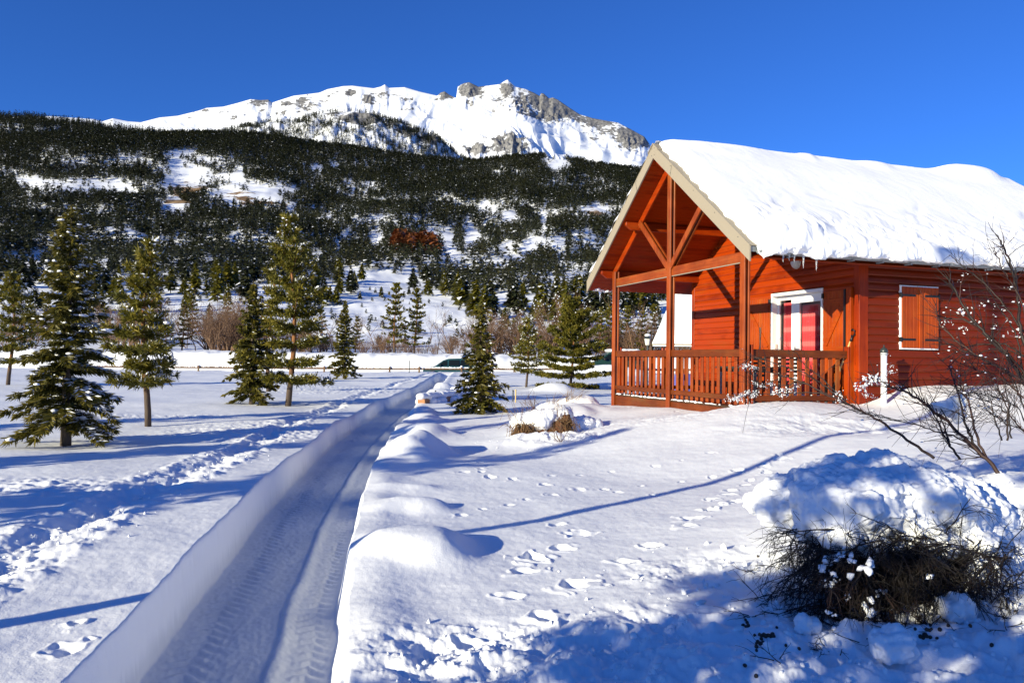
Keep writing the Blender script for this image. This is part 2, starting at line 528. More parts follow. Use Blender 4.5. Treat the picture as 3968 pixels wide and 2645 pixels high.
for _u, _v, _z in [(-5.4, -0.3, -1.05), (-4.2, -0.2, -1.0), (-2.4, -0.2, -0.92), (-0.75, -0.2, -0.90), (0.05, -0.1, -0.74), (0.12, 0.6, -0.68), (0.15, 1.6, -0.69), (0.25, 2.3, -0.71),
                   (0.3, 2.8, -0.58), (0.3, 3.3, -0.43), (0.3, 4.5, -0.38), (0.3, 6.3, -0.33), (0.3, 9, -0.3), (1.3, 1.0, -0.80), (1.5, 2.8, -0.72), (1.5, 5, -0.55), (3, 1, -0.98), (3.2, 4, -0.85),
                   (5, 4, -0.9), (-2.4, -2.2, -1.15), (-0.8, -2.6, -1.14), (-5.4, -1.7, -1.2), (0.6, -1.6, -0.98), (-5.6, 2.5, -1.1), (-3, 3, -1.05), (-3, 8, -1.05), (-7.5, 4, -1.3), (-2.5, 1, -1.0)]:
    _p = cab(_u, _v); _ctrl.append((_p[0], _p[1], _z))
_ctrl = np.array(_ctrl)


def _phi(d2):
    return 0.5 * d2 * np.log(d2 + 1e-9)


def _fit():
    n = len(_ctrl); P = _ctrl[:, :2] / 10.0
    K = _phi(((P[:, None] - P[None]) ** 2).sum(-1)) + np.eye(n) * 2e-4
    A = np.zeros((n + 3, n + 3)); A[:n, :n] = K; A[:n, n] = 1; A[:n, n + 1:] = P; A[n, :n] = 1; A[n + 1:, :n] = P.T
    return np.linalg.solve(A, np.concatenate([_ctrl[:, 2], np.zeros(3)])), P


_W, _P = _fit()


def base_z(x, y):
    x = np.atleast_1d(np.asarray(x, float)); y = np.atleast_1d(np.asarray(y, float))
    sh = x.shape; x = x.ravel(); y = y.ravel()
    xc, yc = np.clip(x, -34, 34) / 10.0, np.clip(y, -16, 64) / 10.0
    out = np.empty(len(x))
    for a in range(0, len(x), 3000):
        s = slice(a, a + 3000)
        d2 = (xc[s, None] - _P[None, :, 0]) ** 2 + (yc[s, None] - _P[None, :, 1]) ** 2
        out[s] = _phi(d2) @ _W[:-3] + _W[-3] + _W[-2] * xc[s] + _W[-1] * yc[s]
    return np.clip(out, -1.5, -0.25).reshape(sh)


_LY = [-12, 0, 4.13, 8.29, 12.5, 16, 20.4, 30, 42, 51, 60]
_LX = [0.8, -1.28, -1.99, -2.70, -3.25, -3.62, -3.96, -4.35, -4.85, -5.2, -5.5]
_RY = [-12, 0, 3.2, 4.66, 6.06, 9.04, 13.7, 21.4, 30, 42, 51, 60]
_RX = [2.1, -0.02, -0.72, -1.02, -1.27, -1.70, -2.18, -2.74, -3.2, -3.8, -4.25, -4.6]


def _smooth_interp(y, ys, xs):
    return (np.interp(y - 0.6, ys, xs) + np.interp(y, ys, xs) + np.interp(y + 0.6, ys, xs)) / 3


MOUNDS = [(2.85, 4.45, 0.50, 0.42, 0.26), (-0.62, 5.35, 0.34, 0.40, 0.17), (-0.88, 7.05, 0.30, 0.26, 0.11), (-1.05, 8.1, 0.26, 0.2, 0.05), (-1.30, 11.1, 0.34, 0.80, 0.33), (-1.52, 13.6, 0.42, 0.55, 0.24),
          (-1.9, 17.0, 0.3, 0.4, 0.15), (-2.2, 19.5, 0.35, 0.5, 0.18), (-2.55, 27.5, 0.5, 0.8, 0.28), (-2.9, 33, 0.5, 0.8, 0.3), (6.9, 54.3, 2.8, 0.9, 0.75), (1.9, 33.5, 0.9, 0.9, 0.35), (0.9, 15.6, 0.7, 0.6, 0.22),
          (1.5, 16.4, 0.6, 0.6, 0.18), (0.35, 12.4, 0.7, 0.6, 0.10)]


def on_plane(x, y, z):
    d = ray(x, y); return d * (z / d[2])


_rng = np.random.default_rng(5)
DENTS = []
for _pl, _sp, _r, _d in [([(1100, 1440), (1150, 1360), (1190, 1310), (1290, 1245), (1390, 1195)], 0.30, 0.085, 0.075), ([(1240, 1420), (1340, 1340), (1430, 1290), (1560, 1220), (1700, 1150)], 0.36, 0.10, 0.085),
                         ([(1040, 1165), (1200, 1130), (1330, 1110)], 0.32, 0.06, 0.035), ([(1080, 1070), (1250, 1098), (1420, 1118), (1600, 1140)], 0.34, 0.075, 0.04), ([(1100, 1050), (1110, 1090)], 0.3, 0.06, 0.035),
                         ([(1400, 1110), (1700, 1095), (1900, 1070)], 0.4, 0.07, 0.045), ([(1180, 1085), (1500, 1075), (1700, 1060)], 0.4, 0.06, 0.03), ([(1650, 1160), (1720, 1110), (1800, 1080)], 0.3, 0.08, 0.06),
                         ([(1400, 960), (1550, 985), (1700, 975), (1900, 940)], 0.5, 0.07, 0.035), ([(150, 1400), (60, 1500)], 0.28, 0.09, 0.06), ([(1300, 1190), (1340, 1180)], 0.3, 0.07, 0.05)]:
    _pp = np.array([on_plane(a, b, -1.3)[:2] for a, b in _pl])
    for _a, _b in zip(_pp[:-1], _pp[1:]):
        _n = max(1, int(np.linalg.norm(_b - _a) / _sp))
        for _k in range(_n):
            _q = _a + (_b - _a) * (_k / _n) + _rng.normal(0, 0.05, 2)
            DENTS.append((_q[0], _q[1], _r * _rng.uniform(0.45, 1.0), _d * _rng.uniform(0.5, 1.1)))


def _ground_z(x, y, detail=True):
    x = np.atleast_1d(np.asarray(x, float)); y = np.atleast_1d(np.asarray(y, float))
    z = base_z(x, y)
    r = np.hypot(x, y)
    for mx, my, rx, ry, h in MOUNDS:
        sel = (np.abs(x - mx) < 3 * rx) & (np.abs(y - my) < 3 * ry)
        if sel.any():
            wx = x[sel] + 0.10 * perlin(x[sel] * 2.3 + mx * 7, y[sel] * 2.3, 12); wy = y[sel] + 0.14 * perlin(x[sel] * 1.9, y[sel] * 1.9 + my * 5, 13)
            z[sel] += h * np.exp(-(((wx - mx) / rx) ** 2 + ((wy - my) / ry) ** 2) ** 1.25)
    # road behind the fence, ploughed bank beyond it
    wob = 0.5 * fbm(x * 0.22, y * 0.0 + 3.3, 3, 11)
    road = sstep(61.6, 63.4, y + wob * 0.6)
    z = z * (1 - road) - 1.66 * road
    bank = sstep(70.6, 72.9, y + wob)
    z = z + bank * (2.0 + 0.20 * fbm(x * 0.35, y * 0.35, 4, 5))
    z = np.where(y > 76, z * np.exp(-(y - 76) / 60) + 0.1 * (1 - np.exp(-(y - 76) / 60)), z)
    if detail:
        z = z + 0.045 * fbm(x * 0.28, y * 0.28, 2, 1) + 0.011 * fbm(x * 1.0, y * 1.0, 2, 2)
        near = np.clip(14 / np.maximum(r, 1), 0, 1)
        z = z + near * (0.0030 * fbm(x * 6, y * 6, 3, 3) + 0.0012 * perlin(x * 29, y * 29, 4))
        # crusty patches and trampled places
        pm = sum(np.exp(-(((x - a) / c) ** 2 + ((y - b) / d) ** 2) ** 2) for a, b, c, d in ((-4.7, 7.7, 1.3, 0.55), (-4.6, 14.2, 1.6, 1.6), (-8.5, 17, 2.5, 0.8), (-7, 32, 5, 4), (-9.5, 9.5, 1.5, 0.4)))
        z = z + pm * 0.022 * fbm(x * 6.5, y * 6.5, 3, 22) * np.clip(30 / np.maximum(r, 1), 0, 1)
        tl = np.interp(y, [-5, 3, 5, 7, 10, 16.5, 25, 40], [-2.7, -3.05, -3.3, -3.6, -3.8, -4.55, -5.2, -6])
        tm = np.exp(-((x - tl + 0.12 * perlin(y * 0.9, y * 0 + 2, 8)) / 0.17) ** 2)
        z = z - tm * (0.045 + 0.050 * fbm(x * 3.8, y * 3.8, 4, 9)) + 0.030 * np.exp(-((np.abs(x - tl) - 0.30) / 0.13) ** 2) * (0.4 + fbm(x * 4.5, y * 4.5, 4, 13))
        for cx_, cy_, rx, ry, am, sc in [(0.0, 3.45, 0.85, 0.42, 0.065, 4.2), (1.15, 3.3, 1.0, 0.75, 0.075, 3.4), (2.3, 3.4, 0.9, 0.9, 0.085, 3.0), (3.0, 4.7, 0.9, 0.9, 0.075, 2.6), (0.75, 12.4, 0.8, 0.6, 0.08, 3.0),
                                         (4.2, 6.1, 1.2, 0.9, 0.06, 2.2), (1.35, 4.6, 0.7, 0.45, 0.045, 3.2), (5.0, 11.2, 1.8, 1.0, 0.05, 2.0), (3.2, 13.3, 2.0, 0.9, 0.03, 1.6)]:
            mk = np.exp(-(((x - cx_) / rx) ** 2 + ((y - cy_) / ry) ** 2) ** 2)
            sel = mk > 0.01
            if sel.any():
                z[sel] += mk[sel] * 0.007 * fbm(x[sel] * 13, y[sel] * 13, 3, 46, 0.6)
                z[sel] += (mk * am)[sel] * (0.62 * fbm(x[sel] * sc * 0.95 + 0.5 * perlin(x[sel] * 2, y[sel] * 2, 45), y[sel] * sc * 0.95, 5, 41, 0.50) - 0.30 * np.clip(billow(x[sel] * sc * 0.8 + 2, y[sel] * sc * 0.8, 3, 44) - 0.6, 0, 1))
        for dx, dy, dr, dd in DENTS:
            sel = (np.abs(x - dx) < dr * 2.5) & (np.abs(y - dy) < dr * 2.5)
            if sel.any():
                q = np.hypot(x[sel] - dx, y[sel] - dy) / dr
                q = q * (1 + 0.75 * perlin(x[sel] * 10, y[sel] * 10, 77)); z[sel] += -dd * (1 - sstep(0.2, 1.15, q)) + dd * 0.16 * np.exp(-((q - 1.35) / 0.3) ** 2)
    # the cleared path
    e = 0.010 * fbm(y * 1.3, y * 0 + 0.5, 5, 31, 0.7)
    xl = _smooth_interp(y, _LY, _LX) + e
    xr = _smooth_interp(y, _RY, _RX) + 0.022 * fbm(y * 1.6, y * 0 + 8.5, 3, 33)
    lip = np.exp(-((x - xr - 0.20) / 0.20) ** 2) * (0.035 + 0.03 * perlin(y * 1.2, y * 0 + 1, 35))
    fade = 1 - sstep(56, 60, y)
    z = z + lip * fade
    ins = sstep(-0.020, 0.035, x - xl) * sstep(-0.06, 0.04, xr - x) * fade
    c = (x - xl) / np.maximum(xr - xl, 0.2)
    pz = -1.76 + 0.012 * fbm(x * 2.0, y * 0.5, 3, 36) + 0.03 * np.exp(-((c - 0.66) / 0.05) ** 2) + 0.02 * np.exp(-((x - xl) / 0.05) ** 2) + 0.025 * np.exp(-((xr - x) / 0.07) ** 2)
    if detail:
        tr = np.exp(-((c - 0.22) / 0.10) ** 2) + np.exp(-((c - 0.84) / 0.08) ** 2)
        nr = np.clip(9 / np.maximum(r, 1), 0, 1)
        wv = (c - np.where(c < 0.5, 0.22, 0.84)) * 9.0
        tread = np.clip(np.sin((y + 0.10 * np.abs(wv) + 0.02 * perlin(x * 8, y * 8, 47)) * 2 * math.pi / 0.115) * 1.6, -1, 1) * (0.5 + 0.5 * np.clip(fbm(x * 3, y * 1.2, 2, 48) * 2 + 0.6, 0, 1))
        pz = pz + nr * (0.0035 * perlin(x * 31, y * 31, 37) + 0.004 * fbm(x * 9, y * 9, 3, 49)) + np.clip(tr, 0, 1) * nr * (0.011 * tread - 0.006)
        pz = pz - 0.016 * np.exp(-((c - 0.615) / 0.018) ** 2) * (0.6 + 0.4 * perlin(y * 2.2, y * 0 + 6, 50))
    return z * (1 - ins) + pz * ins


def ground_z(x, y, detail=True):
    x = np.atleast_1d(np.asarray(x, float)); y = np.atleast_1d(np.asarray(y, float))
    return np.concatenate([_ground_z(x[a:a + 12000], y[a:a + 12000], detail) for a in range(0, len(x), 12000)])


def gz(x, y):
    return float(ground_z(np.array([x]), np.array([y]), False)[0])


def _ground():
    fov = math.radians(38)
    th = np.concatenate([np.linspace(-math.pi, -fov, 130, endpoint=False), np.linspace(-fov, fov, 1050), np.linspace(fov, math.pi, 131)[1:-1]])
    rr = np.concatenate([[0.02, 0.5, 1.0], np.geomspace(1.5, 16, 620), np.geomspace(16, 104, 231)[1:]])
    R, T = np.meshgrid(rr, th, indexing='ij')
    X, Y = R * np.sin(T), R * np.cos(T)
    Z = ground_z(X.ravel(), Y.ravel()).reshape(X.shape)
    V = np.stack([X, Y, Z], -1)
    for rad, zz in ((140, -1.6), (2600, -8.0)):
        V = np.concatenate([V, np.stack([rad * np.sin(th), rad * np.cos(th), np.full(len(th), zz)], -1)[None]])
    me = np_mesh('snowy_ground', V.reshape(-1, 3), grid_faces(V.shape[0], V.shape[1], True)[:, ::-1], [M['snow']], smooth=True)
    tag(link('snowy_ground', me), kind='structure')
    xl = _smooth_interp(V[..., 1].ravel(), _LY, _LX); xr = _smooth_interp(V[..., 1].ravel(), _RY, _RX); xx, yy, zz = V[..., 0].ravel(), V[..., 1].ravel(), V[..., 2].ravel()
    pk = (zz < -1.66) * sstep(-0.03, 0.05, xx - xl) * sstep(-0.03, 0.05, xr - xx) * (yy < 60) * (0.9 + 0.15 * fbm(xx * 1.5, yy * 0.8, 3, 39)) + (np.abs(yy - 66.5) < 4) * 0.8
    me.attributes.new('packed', 'FLOAT', 'POINT').data.foreach_set('value', np.clip(pk, 0, 1).astype(np.float32))


_ground()

# ---------------------------------------------------------------- hills and mountain
def profile(pts):
    b = np.array([bearing(a, c) for a, c in pts]); return b[:, 0], b[:, 1]


RIDGE = [(-900, 330), (-300, 318), (0, 312), (120, 307), (250, 304), (400, 305), (480, 303), (560, 304), (650, 315), (720, 328), (800, 340), (900, 350), (1000, 360), (1060, 366), (1110, 366), (1170, 358), (1240, 356),
         (1300, 360), (1350, 370), (1450, 384), (1520, 392), (1700, 400), (2100, 420), (2700, 470), (3600, 520)]
_rt, _re = profile([(a, b + 7) for a, b in RIDGE])
_gr = [80, 92, 115, 150, 200, 250, 400, 700, 1100, 1200, 1350, 1800]
_gg = [-0.06, -0.02, 0.05, 0.15, 0.255, 0.34, 0.50, 0.76, 1.0, 0.99, 0.94, 0.70]


def hill_z(th, r):
    E = np.interp(th, _rt, _re)
    g = np.interp(np.log(r), np.log(_gr), _gg)
    w = np.exp(-((r - 1100) / 160) ** 2) * 0.85
    n = 0.014 * fbm(th * 6, np.log(r) * 4, 3, 51) * sstep(180, 420, r) * (1 - w) + 0.0055 * fbm(th * 7, np.log(r) * 5, 2, 53) * sstep(95, 140, r) * (1 - w) + 0.0011 * fbm(th * 42, np.log(r) * 14, 3, 52) * sstep(95, 140, r) * (1 - w)
    return r * (E * g + n)


def polar(name, th, rr, Z, mats, attrs=None):
    T, R = np.meshgrid(th, rr, indexing='xy')
    V = np.stack([R * np.sin(T), R * np.cos(T), Z], -1).reshape(-1, 3)
    me = np_mesh(name, V, grid_faces(len(rr), len(th))[:, ::-1], mats, smooth=True, attrs=attrs)
    return tag(link(name, me), kind='structure')


def rocky(name, rock_a, rock_b, scale):
    m = mat(name, (0.86, 0.88, 0.92), 0.6, 0, 0.1)
    a = N(m, 'ShaderNodeAttribute', attribute_name='rock')
    n = N(m, 'ShaderNodeTexNoise'); n.inputs['Scale'].default_value = scale; n.inputs['Detail'].default_value = 8; n.inputs['Roughness'].default_value = 0.7
    L(m, coords(m, (1, 1, 1.5)), n.inputs['Vector'])
    ad = N(m, 'ShaderNodeMath', operation='MULTIPLY_ADD'); L(m, n.outputs['Fac'], ad.inputs[0]); ad.inputs[1].default_value = 1.6; L(m, a.outputs['Fac'], ad.inputs[2])
    st = ramp(m, [(0.0, (0, 0, 0)), (0.06, (1, 1, 1))])
    sb = N(m, 'ShaderNodeMath', operation='SUBTRACT'); L(m, ad.outputs[0], sb.inputs[0]); sb.inputs[1].default_value = 1.18
    L(m, sb.outputs[0], st.inputs['Fac'])
    n2 = N(m, 'ShaderNodeTexNoise'); n2.inputs['Scale'].default_value = scale * 2.3; n2.inputs['Detail'].default_value = 8; L(m, coords(m, (1, 1, 0.6)), n2.inputs['Vector'])
    rc = ramp(m, [(0.3, rock_a), (0.7, rock_b)]); L(m, n2.outputs['Fac'], rc.inputs['Fac'])
    mx = N(m, 'ShaderNodeMix', data_type='RGBA'); L(m, st.outputs['Color'], mx.inputs[0]); mx.inputs[6].default_value = (0.86, 0.88, 0.92, 1); L(m, rc.outputs['Color'], mx.inputs[7])
    L(m, mx.outputs[2], bsdf(m).inputs['Base Color'])
    return m


M['rock_mtn'] = rocky('mountain snow and rock', (0.085, 0.085, 0.09), (0.29, 0.28, 0.27), 0.030)
M['rock_hill'] = rocky('hillside snow and earth', (0.13, 0.08, 0.045), (0.36, 0.24, 0.12), 0.06)


def ell(px, py, feats):
    o = np.zeros_like(px)
    for cx_, cy_, rx, ry, s in feats:
        o = np.maximum(o, s * np.exp(-(((px - cx_) / rx) ** 2 + ((py - cy_) / ry) ** 2)))
    return o


def _near_hill():
    th = np.linspace(math.radians(-62), math.radians(62), 620)
    rr = np.geomspace(92, 1800, 330)
    T, R = np.meshgrid(th, rr, indexing='xy')
    Z = hill_z(T.ravel(), R.ravel()).reshape(T.shape)
    px, py = seen(R * np.sin(T), R * np.cos(T), Z)
    rock = ell(px, py, [(430, 440, 60, 22, 0.62), (420, 463, 60, 6, 0.75), (560, 455, 55, 20, 0.5), (580, 468, 60, 6, 0.7), (650, 470, 40, 8, 0.4), (1365, 490, 30, 18, 0.55), (955, 770, 60, 12, 0.45), (420, 490, 90, 10, 0.35)])
    polar('wooded_hillside', th, rr, Z, [M['rock_hill']], {'rock': ('POINT', rock.ravel())})


_near_hill()

LEFT_RIDGE = [(-700, 310), (-300, 288), (0, 277), (70, 277), (115, 284), (180, 290), (240, 299), (300, 307), (380, 314), (470, 322), (600, 350)]
KNOLL = [(440, 340), (498, 308), (557, 293), (619, 280), (652, 285), (700, 272), (740, 262), (775, 256), (810, 257), (860, 262), (890, 274), (923, 284), (965, 301), (1004, 313), (1028, 333), (1050, 354), (1090, 380)]


def _strip(name, prof, r0, r1, drop, rocks, noise_a, mats, nth=240):
    t, e = profile(prof)
    th = np.linspace(t[0], t[-1], nth); s = np.linspace(0, 1.25, 60)
    T, Q = np.meshgrid(th, s, indexing='xy')
    E = np.interp(T, t, e)
    R = r0 + (r1 - r0) * Q
    prof_s = np.where(Q <= 1, np.sin(np.clip(Q, 0, 1) * math.pi / 2), 1 - (Q - 1) * 0.9)
    Z = R * (E - drop * (1 - prof_s) + noise_a * fbm(T * 55, Q * 5, 4, 61) * (1 - np.exp(-((Q - 1) / 0.15) ** 2)))
    px, py = seen(R * np.sin(T), R * np.cos(T), Z)
    V = np.stack([R * np.sin(T), R * np.cos(T), Z], -1).reshape(-1, 3)
    me = np_mesh(name, V, grid_faces(len(s), nth)[:, ::-1], mats, smooth=True, attrs={'rock': ('POINT', ell(px, py, rocks).ravel())})
    tag(link(name, me), kind='structure')
    return th, R, Z, T


KN = _strip('rocky_knoll', KNOLL, 1350, 1800, 0.075, [(826, 272, 52, 17, 1.0), (760, 250, 30, 20, 0.85), (935, 300, 34, 16, 0.75), (985, 322, 44, 16, 0.70), (890, 285, 40, 12, 0.5)], 0.006, [M['rock_mtn']])
LR = _strip('far_wooded_ridge', LEFT_RIDGE, 1250, 1650, 0.06, [], 0.003, [M['snow_far']])

PEAKS = [(-1500, 330), (-800, 300), (-200, 275), (60, 268), (115, 267), (164, 270), (216, 274), (236, 279), (259, 272), (295, 279), (324, 281), (367, 270), (409, 266), (458, 254), (475, 248), (514, 245), (545, 237), (576, 228), (599, 230), (616, 229),
         (625, 236), (650, 228), (675, 220), (734, 213), (753, 205), (789, 198), (810, 197), (859, 203), (876, 199), (884, 194), (894, 202), (930, 200.5), (965, 211), (1005, 220), (1012, 213), (1021, 210), (1034, 219), (1048, 226), (1051, 200), (1060, 194),
         (1067, 191), (1078, 189), (1099, 199.5), (1120, 197), (1148, 193.5), (1158, 187), (1166, 183), (1174, 190), (1184, 199.5), (1208, 205), (1228, 214), (1240, 221), (1243, 214), (1249, 215), (1261, 226), (1270, 224), (1282, 229.5), (1297, 240), (1310, 249),
         (1332, 263), (1350, 268), (1363, 272), (1402, 279), (1420, 282), (1448, 296.5), (1480, 314), (1490, 328), (1497, 339), (1530, 352), (1600, 365), (1800, 400), (2200, 430), (2800, 460), (3600, 500)]


def _mountain():
    t, e = profile(PEAKS)
    th = np.concatenate([np.linspace(t[0], math.radians(-34), 60, endpoint=False), np.linspace(math.radians(-34), math.radians(12), 900), np.linspace(math.radians(12), t[-1], 80)[1:]])
    s = np.concatenate([np.linspace(0, 1, 260), np.linspace(1, 1.3, 20)[1:]])
    T, Q = np.meshgrid(th, s, indexing='xy')
    E = np.interp(T, t, e)
    fine_t = np.radians(np.arange(-75, 75, 0.05)); sm = np.convolve(np.interp(fine_t, t, e), np.exp(-(np.arange(-60, 61) / 26.0) ** 2) / np.exp(-(np.arange(-60, 61) / 26.0) ** 2).sum(), 'same')
    R = 2300 + 2200 * Q
    d = np.degrees(T)
    up = np.clip(Q, 0, 1)
    Es = np.interp(T, fine_t, sm)
    E = Es + (E - Es) * sstep(0.86, 1.0, up)
    base = 0.30 + 0.70 * (0.25 * up + 0.75 * up ** 1.35)
    base = np.where(Q > 1, 1 - (Q - 1) * 1.2, base)
    warp = 1.2 * fbm(d * 0.10, up * 1.5, 3, 70)
    ribs = 1 - 2 * np.abs(perlin(d * 0.30 + warp + up * 1.2, up * 2.0, 71))
    fine = 1 - 2 * np.abs(perlin(d * 1.3 + warp * 2 - up * 1.5, up * 4.5, 72))
    vfine = fbm(d * 6.0 + warp * 3, up * 9.0, 4, 73)
    mid = np.sin(np.clip(Q, 0, 1) * math.pi) ** 0.8
    # the smooth spur in front of the summit
    px0 = CX + F_PX * np.tan(T)
    spur = np.exp(-((px0 - (1150 + 60 * (0.8 - up))) / (40 + 260 * (1 - up))) ** 2) * np.exp(-((up - 0.62) / 0.30) ** 2)
    E2 = E * base + mid * (0.013 * ribs + 0.0048 * fine) + 0.020 * spur
    px, py = seen(R * np.sin(T), R * np.cos(T), R * E2)
    feats = [(1080, 207, 30, 20, 1.05), (1164, 202, 19, 19, 0.85), (1197, 234, 30, 26, 0.64), (1282, 250, 54, 34, 0.86), (1374, 282, 42, 16, 0.74), (1455, 314, 46, 30, 0.95), (1166, 330, 56, 28, 0.72), (1028, 218, 20, 10, 1.0), (846, 229, 18, 13, 0.75), (805, 213, 14, 12, 0.75), (696, 231, 20, 12, 0.66), (592, 236, 32, 10, 0.62), (1250, 232, 44, 26, 0.80), (1300, 258, 46, 18, 0.78), (1350, 276, 50, 12, 0.66), (1205, 248, 30, 26, 0.52), (1260, 268, 50, 20, 0.5), (1160, 215, 40, 22, 0.40), (1400, 300, 60, 20, 0.5), (880, 222, 30, 10, 0.4), (950, 240, 40, 16, 0.3), (1010, 228, 30, 10, 0.42), (1225, 212, 22, 14, 0.5), (1440, 305, 30, 14, 0.85), (1482, 325, 16, 16, 0.95), (1370, 283, 45, 9, 0.60),
             (1200, 240, 34, 16, 0.40), (1270, 275, 40, 14, 0.40), (780, 215, 45, 10, 0.35), (1150, 318, 34, 9, 0.72), (1100, 342, 42, 12, 0.80), (1190, 345, 36, 10, 0.70), (600, 234, 28, 7, 0.60), (655, 236, 22, 9, 0.52),
             (700, 246, 34, 14, 0.58), (850, 226, 14, 8, 0.62), (1020, 215, 14, 8, 0.9), (560, 262, 30, 9, 0.35), (920, 232, 24, 10, 0.34), (470, 256, 40, 6, 0.25), (259, 276, 14, 4, 0.4), (1400, 290, 40, 14, 0.5), (640, 262, 60, 16, 0.35), (1420, 330, 40, 16, 0.3)]
    rock = ell(px, py, feats)
    rough = np.clip(rock, 0, 1)
    fade = np.where(Q < 1, np.clip((1 - up) * 9, 0, 1), 0)
    crag = fbm(px / 30 + py / 46, py / 20 - px / 60, 5, 74, 0.6)
    E2 = E2 + fade * (rough * (0.0075 * crag + 0.004 * (1 - 2 * np.abs(perlin(px / 9 + py / 14, py / 11, 75)))) + (1 - rough) * 0.0055 * fbm(px / 60 - py / 50, py / 34, 3, 76))
    # every bearing meets its own skyline
    crest = E[np.argmax(s >= 1.0) - 1]
    k = crest / E2.max(0)
    k = np.where(E2.max(0) > crest, k, 1.0)
    E2 = E2 * (1 + (k[None] - 1) * sstep(0.55, 0.9, Q))
    Z = R * E2
    rock = rock + 0.34 * sstep(0.30, 0.62, fbm(px / 34 + py / 40, py / 13, 4, 79)) * (py < 275) * (np.abs(px - 1010) > 60)
    rock = rock + 0.16 * rough * np.clip(crag, -1, 1) + 0.20 * sstep(0.1, 0.6, fbm(px / 40 + py / 50, py / 18, 4, 78)) * (py < np.interp(px, [1190, 1260, 1500], [240, 300, 345])) * (px > 1190)
    V = np.stack([R * np.sin(T), R * np.cos(T), Z], -1).reshape(-1, 3)
    me = np_mesh('snowy_mountain', V, grid_faces(len(s), len(th))[:, ::-1], [M['rock_mtn']], smooth=True, attrs={'rock': ('POINT', rock.ravel())})
    tag(link('snowy_mountain', me), kind='structure')


_mountain()

# ---------------------------------------------------------------- the woods on the slopes
def tree_proto(rng, n, w, snow, round_=0.5):
    """One distant conifer, 1 high: loose needle clumps round a tapered axis."""
    P, A, T = [], [], []
    for i in range(n):
        h = rng.uniform(0.06, 1.0) ** 0.85
        rad = w * (1 - h) ** round_ * (0.55 + 0.45 * min(1, h / 0.18)) + 0.012
        a = rng.uniform(0, 2 * math.pi); q = rad * rng.uniform(0.35, 1.05)
        c = np.array([q * math.cos(a), q * math.sin(a), h])
        out = np.array([math.cos(a), math.sin(a), rng.uniform(-0.5, 0.35)]); side = np.array([-math.sin(a), math.cos(a), rng.uniform(-0.3, 0.3)])
        sz = (0.05 + 0.55 * rad) * rng.uniform(0.6, 1.25)
        P.append([c + out * sz, c - out * sz * 0.4 + side * sz * 0.6 + [0, 0, sz * 0.5], c - out * sz * 0.4 - side * sz * 0.6 + [0, 0, sz * rng.uniform(-0.3, 0.5)]])
        A.append(0); T.append(rng.uniform(0, 1))
        if rng.random() < snow:
            k = sz * rng.uniform(0.35, 0.75)
            e = c + out * sz * 0.3 + [0, 0, sz * 0.30]
            P.append([e + out * k, e - out * k * 0.5 + side * k * 0.8 + [0, 0, k * 0.4], e - out * k * 0.5 - side * k * 0.8 + [0, 0, k * 0.4]]); A.append(1); T.append(0.5)
    P.append([(0.012, 0, 0.4), (-0.02, 0.01, -0.05), (0.02, 0.012, -0.05)]); A.append(0); T.append(0.0)
    return np.array(P), np.array(A), np.array(T)


def plant(name, pos, hgt, protos, rng, tint_shift, label=None, mats=None):
    VV, MI, TT = [], [], []
    which = rng.integers(0, len(protos), len(pos))
    for k, (P, A, T) in enumerate(protos):
        idx = np.where(which == k)[0]
        if not len(idx): continue
        a = rng.uniform(0, 2 * math.pi, len(idx)); c, s_ = np.cos(a)[:, None, None], np.sin(a)[:, None, None]
        h = hgt[idx][:, None, None]; wd = rng.uniform(0.8, 1.3, len(idx))[:, None, None]
        X = (P[None, :, :, 0] * c - P[None, :, :, 1] * s_) * h * wd; Y = (P[None, :, :, 0] * s_ + P[None, :, :, 1] * c) * h * wd; Z = P[None, :, :, 2] * h
        V = np.stack([X, Y, Z], -1) + pos[idx][:, None, None, :]
        VV.append(V.reshape(-1, 3)); MI.append(np.tile(A, len(idx)))
        TT.append(np.clip(T[None] * 0.6 + tint_shift[idx][:, None], 0, 1).ravel())
    V = np.concatenate(VV); F = np.arange(len(V)).reshape(-1, 3)
    me = bpy.data.meshes.new(name)
    me.vertices.add(len(V)); me.vertices.foreach_set('co', V.astype(np.float32).ravel())
    me.loops.add(len(V)); me.loops.foreach_set('vertex_index', F.astype(np.int32).ravel())
    me.polygons.add(len(F)); me.polygons.foreach_set('loop_start', np.arange(0, len(V), 3, dtype=np.int32)); me.polygons.foreach_set('loop_total', np.full(len(F), 3, np.int32))
    for m_ in mats: me.materials.append(m_)
    me.polygons.foreach_set('material_index', np.concatenate(MI).astype(np.int32))
    at_ = me.attributes.new('tint', 'FLOAT', 'FACE'); at_.data.foreach_set('value', np.concatenate(TT).astype(np.float32))
    me.update(calc_edges=True)
    return tag(link(name, me), label, 'forest', kind='stuff')


